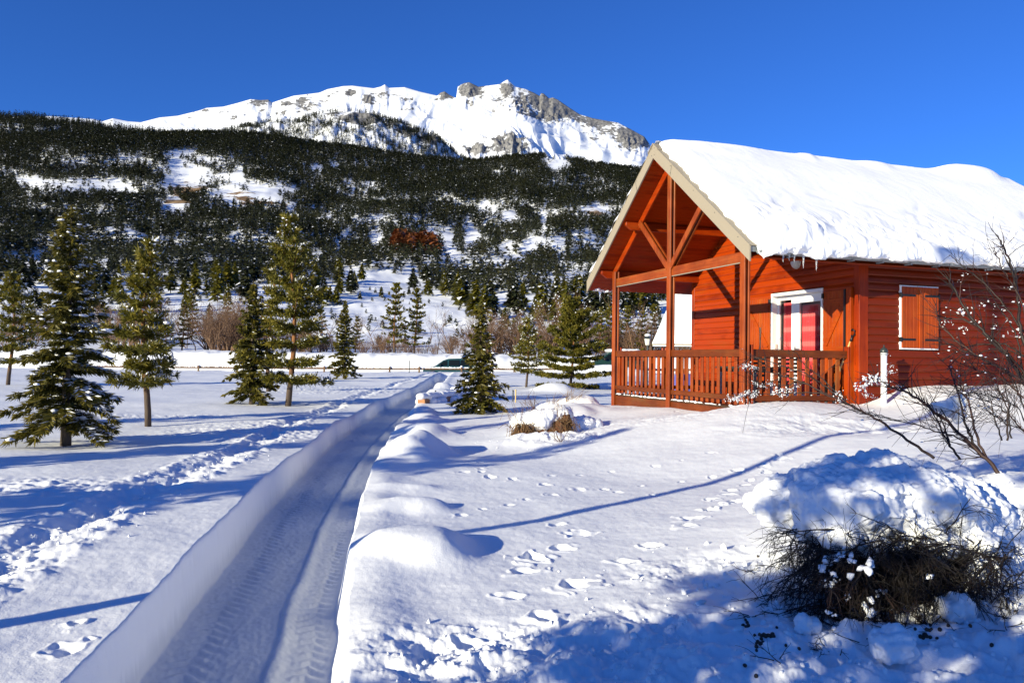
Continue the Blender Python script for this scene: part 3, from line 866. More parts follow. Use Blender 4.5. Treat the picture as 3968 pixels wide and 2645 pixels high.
FOOT = np.array([(-400, 640), (0, 650), (60, 640), (120, 640), (250, 658), (400, 652), (480, 662), (640, 652), (780, 655), (820, 640), (860, 618), (960, 640), (1010, 668), (1080, 692), (1180, 712), (1300, 712), (1420, 700), (1600, 690), (2700, 680)], float)
CLEAR = [(95, 425, 62, 13, 1), (200, 428, 95, 15, 1), (60, 418, 30, 8, 1), (420, 355, 40, 10, .8), (405, 385, 22, 18, .9), (440, 400, 60, 16, .8), (430, 425, 60, 22, .95), (520, 410, 40, 14, .7), (545, 412, 16, 22, .95), (560, 445, 80, 26, .85), (640, 440, 50, 12, .7),
         (400, 475, 26, 22, .9), (480, 370, 60, 12, .55), (280, 445, 60, 10, .7), (620, 455, 30, 14, .8), (1280, 378, 26, 16, 1), (1262, 370, 18, 8, .9), (1030, 557, 11, 34, 1), (1038, 590, 14, 14, .9), (1085, 548, 16, 24, 1), (860, 556, 10, 22, 1), (48, 607, 42, 11, 1),
         (1250, 515, 9, 22, .95), (1172, 500, 16, 18, .8), (1370, 488, 36, 16, .85), (1165, 575, 20, 30, .55), (1200, 590, 16, 20, .55), (990, 545, 18, 14, .8), (1150, 615, 18, 16, .9), (1210, 580, 22, 14, .7), (1290, 560, 10, 14, .8), (1325, 640, 22, 12, .95), (1240, 640, 12, 8, .7),
         (830, 640, 40, 16, 1), (890, 648, 26, 18, .9), (935, 628, 14, 12, .9), (770, 385, 22, 14, .5), (730, 390, 30, 16, .5), (850, 425, 14, 8, .7), (1120, 480, 30, 14, .5), (880, 500, 26, 10, .4), (760, 500, 12, 8, .6), (300, 370, 60, 8, .4), (120, 345, 40, 8, .4), (160, 610, 50, 8, .5),
         (340, 655, 70, 8, .6), (560, 655, 40, 6, .7)]


def _forest():
    rng = np.random.default_rng(11)
    n = 115000
    th = rng.uniform(math.radians(-46), math.radians(46), n)
    r = np.sqrt(rng.uniform(235 ** 2, 1135 ** 2, n))
    z = hill_z(th, r)
    X, Y = r * np.sin(th), r * np.cos(th)
    px, py = seen(X, Y, z)
    dens = np.full(n, 0.80)
    dens *= 0.80 + 0.45 * np.clip(fbm(px / 70, py / 34, 3, 81), -1, 1)
    dens *= 1 - np.clip(ell(px, py, CLEAR) * 2.1, 0, 0.985)
    dens += 0.25 * (py < 345)
    dens -= 0.10 * ((py > 470) & (py < 660) & (px > 700))
    dens *= (py < np.interp(px, FOOT[:, 0], FOOT[:, 1]))
    keep = rng.random(n) < dens
    X, Y, z, r, px, py = X[keep], Y[keep], z[keep], r[keep], px[keep], py[keep]
    h = rng.uniform(4.2, 8.0, len(X)) * np.interp(r, [240, 420, 800, 1135], [0.80, 0.95, 1.1, 1.25])
    protos = [tree_proto(rng, 36, rng.uniform(0.20, 0.34), 0.055, rng.uniform(0.5, 0.95)) for _ in range(12)]
    shift = np.clip(0.14 + 0.12 * rng.normal(0, 1, len(X)) + 0.12 * fbm(px / 90, py / 40, 2, 83) + 0.18 * sstep(420, 640, py) * (px > 600), 0, 0.5)
    print('forest trees', len(X))
    plant('hillside_forest', np.stack([X, Y, z - 0.1], -1), h, protos, rng, shift, 'dark green pine forest with snowy gaps covering the hillside below the mountain', [M['far_pine'], M['snow_far']])
    # a strip of russet leafed trees in the middle of the slope
    q = [(x_, 565 + rng.normal(0, 5) + (x_ - 900) * 0.06) for x_ in rng.uniform(905, 1000, 60)]
    P = []
    for a, b in q:
        t_, e_ = bearing(a, b + 8)
        rs = np.geomspace(200, 1100, 300); zz = hill_z(np.full(300, t_), rs); k = int(np.argmin(np.abs(zz / rs - e_)))
        P.append((rs[k] * math.sin(t_), rs[k] * math.cos(t_), zz[k]))
    pr2 = [tree_proto(rng, 40, 0.36, 0.0, 0.4) for _ in range(4)]
    plant('russet_trees', np.array(P), rng.uniform(8, 11, len(P)), pr2, rng, rng.uniform(0, 0.4, len(P)), 'strip of rust coloured trees halfway up the dark pine slope', [M['russet'], M['russet']])
    # the far ridge at the upper left and the knoll under the peaks
    thin = [tree_proto(rng, 26, rng.uniform(0.14, 0.22), 0.03, 0.9) for _ in range(8)]
    for nm, (t_, R, Z, T), cnt, lab, hh, dfun in (
            ('far_ridge_forest', LR, 9500, 'dark spruce forest along the far left skyline', (11, 20), lambda a, b: np.ones_like(a) * (a < 560)),
            ('knoll_forest', KN, 9500, 'sparse dark trees on the rocky knoll under the white peaks', (8, 13), lambda a, b: np.clip(0.70 + 0.5 * fbm(a / 40, b / 20, 3, 91), 0, 1) * (1 - 0.9 * ell(a, b, [(800, 264, 62, 22, 1), (745, 262, 22, 12, .8), (860, 262, 30, 10, .8)])))):
        i = rng.integers(0, Z.shape[0] - 13, cnt); j = rng.integers(0, Z.shape[1] - 1, cnt); f1, f2 = rng.random(cnt), rng.random(cnt)
        rr = R[i, j] * (1 - f1) + R[i + 1, j] * f1; tt = T[i, j] * (1 - f2) + T[i, j + 1] * f2; zz = (Z[i, j] * (1 - f1) + Z[i + 1, j] * f1) * (1 - f2) + (Z[i, j + 1] * (1 - f1) + Z[i + 1, j + 1] * f1) * f2
        X, Y = rr * np.sin(tt), rr * np.cos(tt); a, b = seen(X, Y, zz)
        k = rng.random(cnt) < dfun(a, b)
        plant(nm, np.stack([X, Y, zz], -1)[k], rng.uniform(*hh, k.sum()), thin, rng, rng.uniform(0, 0.25, k.sum()), lab, [M['far_pine'], M['snow_far']])


_forest()
# ---------------------------------------------------------------- the red wooden cabin
# local axes: x along the gable (0 = near corner post), y along the long wall, z up; heights below are relative to the eye
UK, UL = -2.53, -5.08
D = 2.31
RT, RB, LT_, LB_ = 0.2365, 0.1026, -0.573, -0.6635
DECK = -0.775
SLOPE = 0.7615
APEX_T, APEX_B = 4.41, 4.14
HO = 0.73


def Z(w): return w - CAB_BASE


def P3(u, v, w): return (u, v, w - CAB_BASE)


def soffit_w(u): return 4.18 - SLOPE * abs(u + 2.54)


cabin = thing('log_cabin', 'red wooden holiday cabin with gabled porch and thick snow on its roof', 'cabin', (CAB[0], CAB[1], CAB_BASE), YAW - math.pi / 2)


def part(name, mb, m, parent=None, bevel=0.0, smooth=False):
    return mb.build(name, m, parent or cabin, bevel, smooth)


def bx(u0, v0, w0, u1, v1, w1, mb=None, m=0):
    b = mb or MB(); b.box(P3(u0, v0, w0), P3(u1, v1, w1), m); return b


# deck and its boards
mb = MB()
for k in range(17):
    bx(-5.22, -0.034 + k * 0.138, DECK - 0.03, 0.12, -0.034 + k * 0.138 + 0.130, DECK, mb)
part('deck', mb, M['deckwood'], bevel=0.003)
mb = bx(-5.16, -0.019, -1.32, 0.02, 0.019, DECK - 0.034); bx(-0.017, 0.022, -1.3, 0.021, 2.26, DECK - 0.12, mb); bx(-5.16, 0.022, -1.3, -5.12, 2.26, DECK - 0.034, mb)
part('skirting_board', mb, M['brown_x'], bevel=0.004)

# posts: pairs of planks with a gap
for u, top in ((UL, 2.10), (UK, 4.03), (0.0, 2.10)):
    mb = bx(u - 0.07, -0.061, -1.35, u + 0.07, -0.0225, top); bx(u - 0.07, 0.0225, DECK, u + 0.07, 0.061, top, mb)
    part('post', mb, M['worn_z'], bevel=0.007)

# truss
mb = bx(UL - 0.02, -0.0215, 1.752, UK, 0.0215, 1.932); bx(UK + 0.001, -0.0215, 1.752, 0.04, 0.0215, 1.932, mb)
tb = part('tie_beam', mb, M['worn_x'], bevel=0.004)
mb = bx(UL + 0.08, -0.020, 1.736, 0.0, 0.020, 1.750)
part('beige_strip', mb, M['barge'], tb)  # thin beige strip along the underside of the tie beam
for sgn in (-1, 1):
    mb = MB()
    a, b = -2.54 + sgn * 2.62, -2.54 + sgn * 0.10
    mb.beam(P3(a, 0, soffit_w(a) - 0.11), P3(b, 0, soffit_w(b) - 0.11), 0.042, 0.15, (0, 1, 0))
    part('rafter', mb, M['wood_x'], bevel=0.004)
    mb = MB()
    p, q = P3(UK + sgn * 0.05, 0, 1.93), P3(-2.54 + sgn * 1.30, 0, 3.06)
    for dv in (-0.042, 0.042):
        mb.beam((p[0], dv, p[2]), (q[0], dv, q[2]), 0.037, 0.125, (0, 1, 0))
    part('brace', mb, M['worn_z'], bevel=0.005)
for u in (-5.20, -3.95, -2.54, -1.13, 0.12):
    h = 0.17
    t = soffit_w(u) - (0.035 if abs(u + 2.54) > 0.1 else 0.06)
    mb = MB()
    mb.prism([(-0.33, Z(t)), (2.30, Z(t)), (2.30, Z(t - h)), (-0.20, Z(t - h)), (-0.33, Z(t - 0.07))], 0, u - 0.04, u + 0.04)
    part('purlin', mb, M['wood_y'], bevel=0.005)

# roof: metal skin, boarded underside, barge boards
for sgn in (-1, 1):
    e = -2.54 + sgn * 3.25
    mb = MB()
    mb.prism([(-2.54, Z(APEX_T - 0.03)), (e, Z(APEX_T - 0.03 - SLOPE * 3.25)), (e, Z(APEX_T - 0.12 - SLOPE * 3.25)), (-2.54, Z(APEX_T - 0.12))], 1, -0.398, 9.4)
    part('roof', mb, M['gutter'])
    mb = MB()
    n = 34
    for k in range(n):
        x0, x1 = 3.25 * k / n, 3.25 * (k + 1) / n - 0.006
        s0, s1 = -2.54 + sgn * x0, -2.54 + sgn * x1
        mb.prism([(s0, Z(4.18 - SLOPE * x0)), (s1, Z(4.18 - SLOPE * x1)), (s1, Z(4.205 - SLOPE * x1)), (s0, Z(4.205 - SLOPE * x0))], 1, -0.396, 9.38)
    part('soffit', mb, M['soffit'])
    mb = MB()
    f = -2.54 + sgn * 3.27
    mb.prism([(-2.54, Z(APEX_T)), (f, Z(APEX_T - SLOPE * 3.27)), (f, Z(APEX_B - SLOPE * 3.27)), (-2.54, Z(APEX_B))], 1, -0.432, -0.400)
    mb.prism([(-2.54, Z(APEX_T + 0.004)), (f, Z(APEX_T + 0.004 - SLOPE * 3.27)), (f, Z(APEX_T - 0.012 - SLOPE * 3.27)), (-2.54, Z(APEX_T - 0.012))], 1, -0.437, -0.22)
    bb = part('barge_board', mb, M['barge'], bevel=0.002)
    # joint cover with its screws
    x0 = 0.76
    for dx, dz in ((0.02, 0.06), (0.02, 0.20), (0.70, 0.06), (0.70, 0.20), (1.55, 0.07), (2.25, 0.07), (2.95, 0.07)):
        uu = -2.54 + sgn * (dx + (0.03 if dx < 0.1 else 0)); mb = MB()
        mb.tube([(uu, -0.431, Z(APEX_T - SLOPE * dx - dz)), (uu, -0.437, Z(APEX_T - SLOPE * dx - dz))], [0.010, 0.007], 8)
        part('screw', mb, M['darkcap'], bb)
    mb = MB()
    mb.beam((-2.54 + sgn * x0, -0.4335, Z(APEX_T - SLOPE * x0)), (-2.54 + sgn * (x0 - 0.07), -0.4335, Z(APEX_B - SLOPE * (x0 - 0.07))), 0.002, 0.008, (0, 1, 0))
    part('joint', mb, M['darkcap'], bb)
mb = MB()
mb.prism([(-2.54, Z(APEX_T + 0.035)), (-2.54 + 0.20, Z(APEX_T + 0.035 - SLOPE * 0.20)), (-2.54 + 0.20, Z(APEX_T + 0.01 - SLOPE * 0.20)), (-2.54, Z(APEX_T + 0.012)), (-2.74, Z(APEX_T + 0.01 - SLOPE * 0.20)), (-2.74, Z(APEX_T + 0.035 - SLOPE * 0.20))], 1, -0.45, 9.4)
part('ridge_cap', mb, M['barge'])
# gutters
for sgn in (-1, 1):
    mb = MB()
    uc = -2.54 + sgn * 3.335
    pts = [(uc + 0.062 * math.cos(a), Z(1.83) + 0.062 * math.sin(a)) for a in np.linspace(math.pi, 2 * math.pi, 9)]
    pin = [(uc + 0.055 * math.cos(a), Z(1.83) + 0.055 * math.sin(a)) for a in np.linspace(2 * math.pi, math.pi, 9)]
    mb.prism(pts + pin, 1, -0.30, 9.3)
    mb.prism([(uc + 0.060 * math.cos(a), Z(1.83) + 0.060 * math.sin(a)) for a in np.linspace(math.pi, 2 * math.pi, 9)], 1, -0.305, -0.301)
    g = part('gutter', mb, M['gutter'])
    for v in np.arange(0.3, 9.2, 0.62):
        mb = MB(); mb.box((uc - sgn * 0.09, v, Z(1.745)), (uc + sgn * 0.066, v + 0.03, Z(1.765)))
        part('bracket', mb, M['gutter'], g)

# clad walls
PROF = [(0.0, 0.002), (0.010, 0.014), (0.028, 0.021), (0.085, 0.020), (0.120, 0.011), (0.135, 0.002)]


def clad(mb, axis, pos, out, w0, w1, spans):
    """Courses of rounded boards; spans(w) gives the stretches of wall at a height."""
    k0, k1 = math.floor(Z(w0) / 0.135), math.ceil(Z(w1) / 0.135)
    for k in range(k0, k1):
        zs = [k * 0.135 + a for a, _ in PROF]
        if zs[-1] <= Z(w0) + 0.01 or zs[0] >= Z(w1) - 0.01: continue
        sm = spans((zs[0] + zs[-1]) / 2 + CAB_BASE)
        for i in range(len(sm)):
            V = []
            for (a, o), z in zip(PROF, zs):
                z = min(max(z, Z(w0)), Z(w1))
                s = spans(z + CAB_BASE); t = s[i] if i < len(s) and len(s) == len(sm) else sm[i]
                for e in t[:2]:
                    V.append((e, pos + out * o, z) if axis == 0 else (pos + out * o, e, z))
            mb.add(V, [(2 * j, 2 * j + 1, 2 * j + 3, 2 * j + 2) for j in range(len(PROF) - 1)])


DU0, DU1, DW = -2.31, -0.756, 1.444


def gable_span(w):
    half = max(0.0, (4.20 - w) / SLOPE)
    a, b = max(-5.42, -2.54 - half), min(0.08, -2.54 + half)
    if w < DW: return [(a, DU0), (DU1, b)]
    return [(a, b)]


mb = MB(); clad(mb, 0, D, -1, -1.2, DW, gable_span); clad(mb, 0, D, -1, DW, 4.18, gable_span)
gw = part('gable_wall', mb, M['clad_x'])
mb = bx(-5.40, D - 0.027, 1.800, 0.06, D - 0.012, 1.832); part('moulding', mb, M['wood_x'], gw, bevel=0.003)
mb = bx(-5.46, D - 0.032, -1.2, -5.335, D + 0.1, 2.0); part('corner_board', mb, M['wood_z'], bevel=0.007)
mb = bx(0.06, D - 0.045, -1.2, 0.205, D + 0.165, 1.98); part('corner_board', mb, M['wood_z'], bevel=0.008)
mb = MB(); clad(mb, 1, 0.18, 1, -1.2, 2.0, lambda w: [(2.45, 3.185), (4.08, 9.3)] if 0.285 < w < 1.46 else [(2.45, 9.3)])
part('side_wall', mb, M['clad_y_shaded'])
mb = bx(-5.42, D + 0.05, -1.2, -5.36, 9.25, 2.05); bx(-5.4, 9.2, -1.2, 0.15, 9.28, 2.0, mb); bx(-5.35, D + 0.45, -1.2, 0.12, D + 0.50, 2.1, mb)
mb.prism([(-5.4, Z(2.0)), (0.15, Z(2.0)), (-2.54, Z(4.1))], 1, 9.2, 9.28)
part('rear_wall', mb, M['wood_y'])
mb = bx(0.155, 3.15, 0.25, 0.165, 4.12, 1.5); part('inner_lining', mb, M['dark_room'])

# french door
fd = link('french_door', None, cabin)
mb = MB()
for u0, u1 in ((DU0, DU0 + 0.042), (DU1 - 0.042, DU1)):
    bx(u0, D - 0.045, DECK, u1, D + 0.16, DW - 0.0, mb)
bx(DU0 - 0.002, D - 0.046, DW - 0.050, DU1 + 0.002, D + 0.161, DW + 0.012, mb)
mb.build('frame', M['pvc'], fd, 0.004)
for k, (a, b, s0, s1, top) in enumerate(((DU0 + 0.043, -1.731, 0.040, 0.108, 0.085), (-1.729, DU1 - 0.043, 0.134, 0.075, 0.165))):
    y0, y1 = D + 0.10, D + 0.155
    t = DW - 0.051 - top
    mb = bx(a, y0, DECK + 0.05, a + s0, y1, DW - 0.051); bx(b - s1, y0, DECK + 0.05, b, y1, DW - 0.051, mb)
    bx(a + s0, y0 + 0.001, t, b - s1, y1 - 0.001, DW - 0.051, mb); bx(a + s0, y0 + 0.001, DECK + 0.05, b - s1, y1 - 0.001, DECK + 0.16, mb)
    mb.build('leaf', M['pvc'], fd, 0.004)
    mb = MB(); mb.add([P3(a + s0, y0 + 0.025, DECK + 0.16), P3(b - s1, y0 + 0.025, DECK + 0.16), P3(b - s1, y0 + 0.025, t), P3(a + s0, y0 + 0.025, t)], [(0, 1, 2, 3)])
    _me = bpy.data.meshes.new('pane'); _me.from_pydata(mb.v, [], mb.f); _me.materials.append(M['glass']); link('pane', _me, fd)
    c = MB(); nn = 48
    us = np.linspace(*((-2.165, -1.80) if k == 0 else (-1.60, -1.075)), nn)
    V = [(u, D + 0.172 + 0.010 * math.sin(i * 0.9 + k) + 0.006 * math.sin(i * 2.3), Z(w)) for w in (DECK + 0.10, t - 0.05 - 0.0) for i, u in enumerate(us)]
    c.add(V, [(i, i + 1, nn + i + 1, nn + i) for i in range(nn - 1)])
    c.build('curtain', M['curtain'], fd, smooth=True)
mb = MB(); mb.box(P3(-1.69, D + 0.060, 0.20), P3(-1.66, D + 0.098, 0.34)); mb.tube([P3(-1.675, D + 0.07, 0.29), P3(-1.675, D + 0.045, 0.29), P3(-1.53, D + 0.045, 0.292)], 0.010, 8)
mb.build('handle', M['steel'], fd)
bx(DU0 + 0.0425, D + 0.005, 0.30, DU0 + 0.080, D + 0.075, 0.40).build('lock_box', M['lampglass'], fd, 0.006)
bx(DU0 + 0.0425, D + 0.01, 0.04, DU0 + 0.070, D + 0.06, 0.10).build('latch', M['steel'], fd, 0.006)
bx(DU0 - 0.02, D - 0.17, DECK + 0.002, DU1 + 0.02, D - 0.05, DECK + 0.10).build('door_sill', M['gutter'], fd, 0.006)


def shutter(u0, u1, v, mirrored):
    mb = MB(); n = max(3, round((u1 - u0) / 0.088)); wd = (u1 - u0) / n
    for k in range(n):
        bx(u0 + k * wd + 0.0025, v - 0.022, DECK + 0.05, u0 + (k + 1) * wd - 0.0025, v, 1.375, mb)
    s = part('shutter', mb, M['shutter_z'], bevel=0.004)
    mb = MB()
    for w in (1.12, 0.23, -0.52):
        bx(u0 + 0.03, v - 0.044, w, u1 - 0.03, v - 0.0225, w + 0.10).build('ledge', M['shutter_x'], s, 0.003)
    a, b = (u0 + 0.06, u1 - 0.06) if not mirrored else (u1 - 0.06, u0 + 0.06)
    mb.beam(P3(a, v - 0.0335, 1.12), P3(b, v - 0.0335, 0.335), 0.020, 0.095, (0, 1, 0))
    mb.beam(P3(a, v - 0.0335, 0.23), P3(b, v - 0.0335, -0.415), 0.020, 0.095, (0, 1, 0))
    mb.build('brace', M['shutter_x'], s, 0.003)
    e = u1 if not mirrored else u0
    for w in (1.25, 0.16, -0.6):
        bx(e - 0.02, v - 0.052, w, e + 0.025, v - 0.0, w + 0.09).build('hinge', M['iron'], s, 0.003)


shutter(-3.11, -2.345, D - 0.026, False)
shutter(-0.725, -0.115, D - 0.026, True)
mb = bx(-0.113, D - 0.115, DECK + 0.05, -0.070, D - 0.026, 1.375); part('shutter_gap', mb, M['iron'])  # black bar painting the darkness of the gap beside the folded leaf
mb = MB()
for k in range(2): bx(-0.068 + k * 0.062, D - 0.10, DECK + 0.05, -0.068 + k * 0.062 + 0.058, D - 0.03, 1.40, mb)
part('shutter', mb, M['shutter_z'], bevel=0.004)

# window in the long wall with closed shutters
win = link('window', None, cabin)
mb = MB()
for v0, v1, w0, w1 in ((3.180, 3.215, 0.285, 1.465), (4.05, 4.085, 0.285, 1.465)): bx(0.14, v0, w0, 0.222, v1, w1, mb)
bx(0.14, 3.215, 1.430, 0.2215, 4.05, 1.4645, mb); bx(0.14, 3.215, 0.2855, 0.228, 4.05, 0.320, mb)
mb.build('frame', M['pvc'], win, 0.003)
for v0, v1 in ((3.212, 3.640), (3.646, 4.072)):
    mb = MB(); n = 5; wd = (v1 - v0) / n
    for k in range(n): bx(0.214, v0 + k * wd + 0.002, 0.312, 0.240, v0 + (k + 1) * wd - 0.002, 1.440, mb)
    mb.build('shutter', M['shutter_z'], win, 0.004)
bx(0.2405, 3.600, 0.312, 0.258, 3.672, 1.438).build('cover_strip', M['shutter_z'], win, 0.004)
for w in (1.262, 0.448):
    for v0, v1 in ((3.170, 3.520), (3.740, 4.095)):
        mb = bx(0.2405, v0, w, 0.247, v1, w + 0.040); e = v0 if v0 < 3.4 else v1 - 0.035
        bx(0.205, e, w - 0.02, 0.252, e + 0.035, w + 0.06, mb)
        for t in (0.25, 0.5, 0.75): bx(0.2472, v0 + (v1 - v0) * t, w + 0.014, 0.251, v0 + (v1 - v0) * t + 0.012, w + 0.026, mb)
        mb.build('hinge', M['iron'], win, 0.002)

# railings: rails between the posts, slats behind
def railing(along, c, a, b, centers, posts=()):
    r = link('railing', None, cabin)
    def B(p0, p1, q0, q1, w0, w1, mb_):
        if along == 0: bx(p0, c + q0, w0, p1, c + q1, w1, mb_)
        else: bx(c - q1, p0, w0, c - q0, p1, w1, mb_)
    ax = 'x' if along == 0 else 'y'
    mb = MB(); B(a, b, -0.0205, 0.0205, RB, RT, mb); mb.build('top_rail', M['brown_' + ax], r, 0.005)
    mb = MB(); B(a, b, -0.0200, 0.0200, LB_, LT_, mb); mb.build('bottom_rail', M['brown_' + ax], r, 0.005)
    for q in centers:
        mb = MB(); B(q - 0.043, q + 0.043, 0.0210, 0.0430, -0.748, 0.16, mb); mb.build('baluster', M['worn_z'], r, 0.004)
    for q in posts:
        mb = MB(); B(q - 0.022, q + 0.022, -0.055, 0.065, -1.2, 0.315, mb); mb.build('newel', M['wood_z'], r, 0.006)


railing(0, 0.0, UL + 0.02, UK - 0.02, [-4.93 + 0.187 * i for i in range(13)])
railing(0, 0.0, UK + 0.02, -0.02, [-2.29 + 0.181 * i for i in range(12)])
railing(1, 0.0, 0.10, 2.17, [0.335 + 0.1665 * i for i in range(11)], (0.125, 2.185))
railing(1, UL, 0.10, 2.24, [0.25 + 0.185 * i for i in range(11)], (0.125,))

# bulkhead lamp under the eave
mb = MB()
V, F = [], []
nn = 18
for i in range(10):
    t = math.pi / 2 * i / 9
    for k in range(nn + 1):
        a = math.pi * k / nn
        V.append(P3(-1.52 + 0.13 * math.cos(t) * math.cos(a), D - 0.022 - 0.12 * math.cos(t) * math.sin(a), 2.05 - 0.15 * math.sin(t)))
mb.add(V, [(i * (nn + 1) + k, i * (nn + 1) + k + 1, (i + 1) * (nn + 1) + k + 1, (i + 1) * (nn + 1) + k) for i in range(9) for k in range(nn)] + [tuple(range(nn + 1))])
part('wall_lamp', mb, M['lampglass'], smooth=False)

# snow on the roof
def roof_snow(sgn, T0, over, v_start, v_end, seed, bumps, nv, npf):
    rng = np.random.default_rng(seed)
    L_ = 3.27 / math.cos(math.atan(SLOPE)); nx, nz = math.sin(math.atan(SLOPE)), math.cos(math.atan(SLOPE)); tx, tz = nz, -nx
    v = np.linspace(0, 1, nv) ** 1.0 * (v_end - v_start) + v_start
    q = np.linspace(0, 1, npf)
    A, Nn = [], []
    for s in q:                                     # outline of a slice: ridge back, top, nose, underside
        if s < 0.72: A.append(-0.05 + (L_ - 0.26 + over) * (s / 0.72)); Nn.append(1.0)
        elif s < 0.94:
            t = (s - 0.72) / 0.22 * math.pi * 0.95
            A.append(L_ - 0.31 + over + 0.30 * math.sin(t)); Nn.append(0.5 + 0.5 * math.cos(t))
        else:
            t = (s - 0.94) / 0.06; A.append(L_ - 0.20 + over - 0.25 * t); Nn.append(0.02 - 0.02 * t)
    A, Nn = np.array(A), np.array(Nn)
    Vv, Aa = np.meshgrid(v, A, indexing='ij'); Q = np.broadcast_to(Nn, Vv.shape)
    edge = np.clip((Vv - v_start) / (0.42 if sgn > 0 else 0.10), 0, 1); ends = np.sqrt(np.clip(1 - (1 - edge) ** 2, 0, 1)) * np.sqrt(np.clip(1 - (1 - np.clip((v_end - Vv) / 0.3, 0, 1)) ** 2, 0, 1))
    T = T0 * (1 + 0.06 * fbm(Vv * 0.6, Aa * 0.6, 2, seed)) * (0.62 + 0.38 * sstep(0.0, 1.2, Aa)) * (1 + 0.18 * sstep(2.6, 3.9, Aa))
    for bv, ba, rv, ra, h in bumps: T = T + h * np.exp(-(((Vv - bv) / rv) ** 2 + ((Aa - ba) / ra) ** 2) ** 2)
    crum = sstep(L_ - 1.5 + 0.35 * perlin(Vv * 0.9, Vv * 0 + 2, seed + 14), L_ - 0.4, Aa)
    T = T + (0.0030 + 0.030 * crum) * fbm(Vv * 3.6 + 1.2 * perlin(Aa * 1.7, Vv * 1.7, seed + 2), Aa * 3.6 + 1.2 * perlin(Vv * 1.5, Aa * 1.5, seed + 21), 5, seed + 3, 0.55)
    # furrows where the snow has slumped
    T = T - 0.045 * np.exp(-((Aa - (2.55 + 0.25 * np.sin(Vv * 2.3) + 0.25 * perlin(Vv * 1.1, Vv * 0 + 3, seed + 6))) / 0.11) ** 2) * sstep(0.05, 0.45, perlin(Vv * 0.9, Vv * 0 + 9, seed + 5) + 0.15)
    A2 = Aa + crum * (0.060 * fbm(Vv * 2.2, Q * 1.2, 4, seed + 8) + 0.022 * fbm(Vv * 8, Q * 5, 3, seed + 9)) * (0.3 + 0.7 * (1 - np.abs(2 * Q - 1)))
    n_ = T * Q * ends - 0.02 * (1 - ends) + 0.012
    droop = np.clip((A2 - (L_ + 0.02)) / 0.2, 0, 1) * (0.10 + 0.06 * perlin(Vv * 1.6, Vv * 0 + 4, seed + 11) + 0.10 * np.exp(-((Vv - 0.45) / 0.6) ** 2)) * (1 - 0.8 * Q)
    X = -2.54 + sgn * (A2 * tx + n_ * nx)
    W = APEX_T + A2 * tz + n_ * nz - droop
    front = (1 - edge) * 0.10 * fbm(Aa * 2.5, Q * 2, 3, seed + 12)
    V = np.stack([X, Vv + front, W - CAB_BASE], -1)
    F = grid_faces(nv, npf)
    me = np_mesh('roof_snow', V.reshape(-1, 3), F if sgn > 0 else F[:, ::-1], [M['snow_roof']], smooth=True)
    return link('roof_snow', me, cabin)


roof_snow(1, 0.22, 0.24, -0.31, 9.45, 101, [(3.25, 0.05, 0.22, 0.25, 0.035), (5.1, 0.1, 0.40, 0.3, 0.035), (7.85, 0.02, 0.92, 0.36, 0.21), (1.2, 0.2, 1.0, 0.5, 0.04), (0.75, 3.75, 0.45, 0.4, 0.10), (0.35, 3.9, 0.3, 0.3, 0.05)], 520, 110)
roof_snow(-1, 0.13, 0.03, -0.425, 9.45, 151, [], 160, 50)
# icicles along the near end of the eave
for k, (x, y0, y1) in enumerate([(2935.6, 985, 1017), (2952, 985, 1012), (2965.6, 990, 1015), (2990, 990, 1036), (3026, 995, 1044)]):
    vv = [0.12, 0.24, 0.34, 0.52, 0.78][k]
    ln = [0.13, 0.10, 0.11, 0.20, 0.21][k]
    wt = 1.775 - [0.0, 0.0, 0.01, 0.01, 0.03][k]
    mb = MB(); n = 7
    mb.tube([(0.86 + 0.004 * math.sin(i * 2 + k), vv + 0.004 * math.cos(i * 1.7), Z(wt + 0.06 - (ln + 0.06) * i / n)) for i in range(n + 1)], [0.020 * (1 - i / n) ** 0.8 + 0.0025 for i in range(n + 1)], 7)
    part('icicle', mb, M['ice'], smooth=True)
mb = MB(); mb.tube([(-5.86, -0.05 + 0.003 * math.sin(i), Z(1.72 - 0.045 * i)) for i in range(7)], [0.05, 0.035, 0.022, 0.014, 0.009, 0.006, 0.003], 7); part('icicle', mb, M['ice'], smooth=True)
ts = Tris(); rg = np.random.default_rng(3)
for i in range(26): ts.blob(P3(-5.82 + rg.normal(0, 0.03), rg.uniform(-0.30, 0.35), 1.74 + rg.normal(0, 0.018)), (0.06, 0.07, 0.045), rg)
ts.build('snow_fringe', M['snow_clump'], cabin, True)
# bits of snow left along the edge of the deck
ts = Tris()
for i in range(70):
    u = rg.uniform(-5.05, -0.1)
    if abs(u - UK) < 0.1: continue
    ts.blob(P3(u, rg.uniform(-0.028, 0.01), DECK + 0.004), (rg.uniform(0.03, 0.12), 0.018, rg.uniform(0.008, 0.028)), rg)
ts.build('snow_ledge', M['snow_clump'], cabin, True)

# ---------------------------------------------------------------- things on and by the porch
def cabw(u, v, w):
    p = cab(u, v); return (p[0], p[1], w)


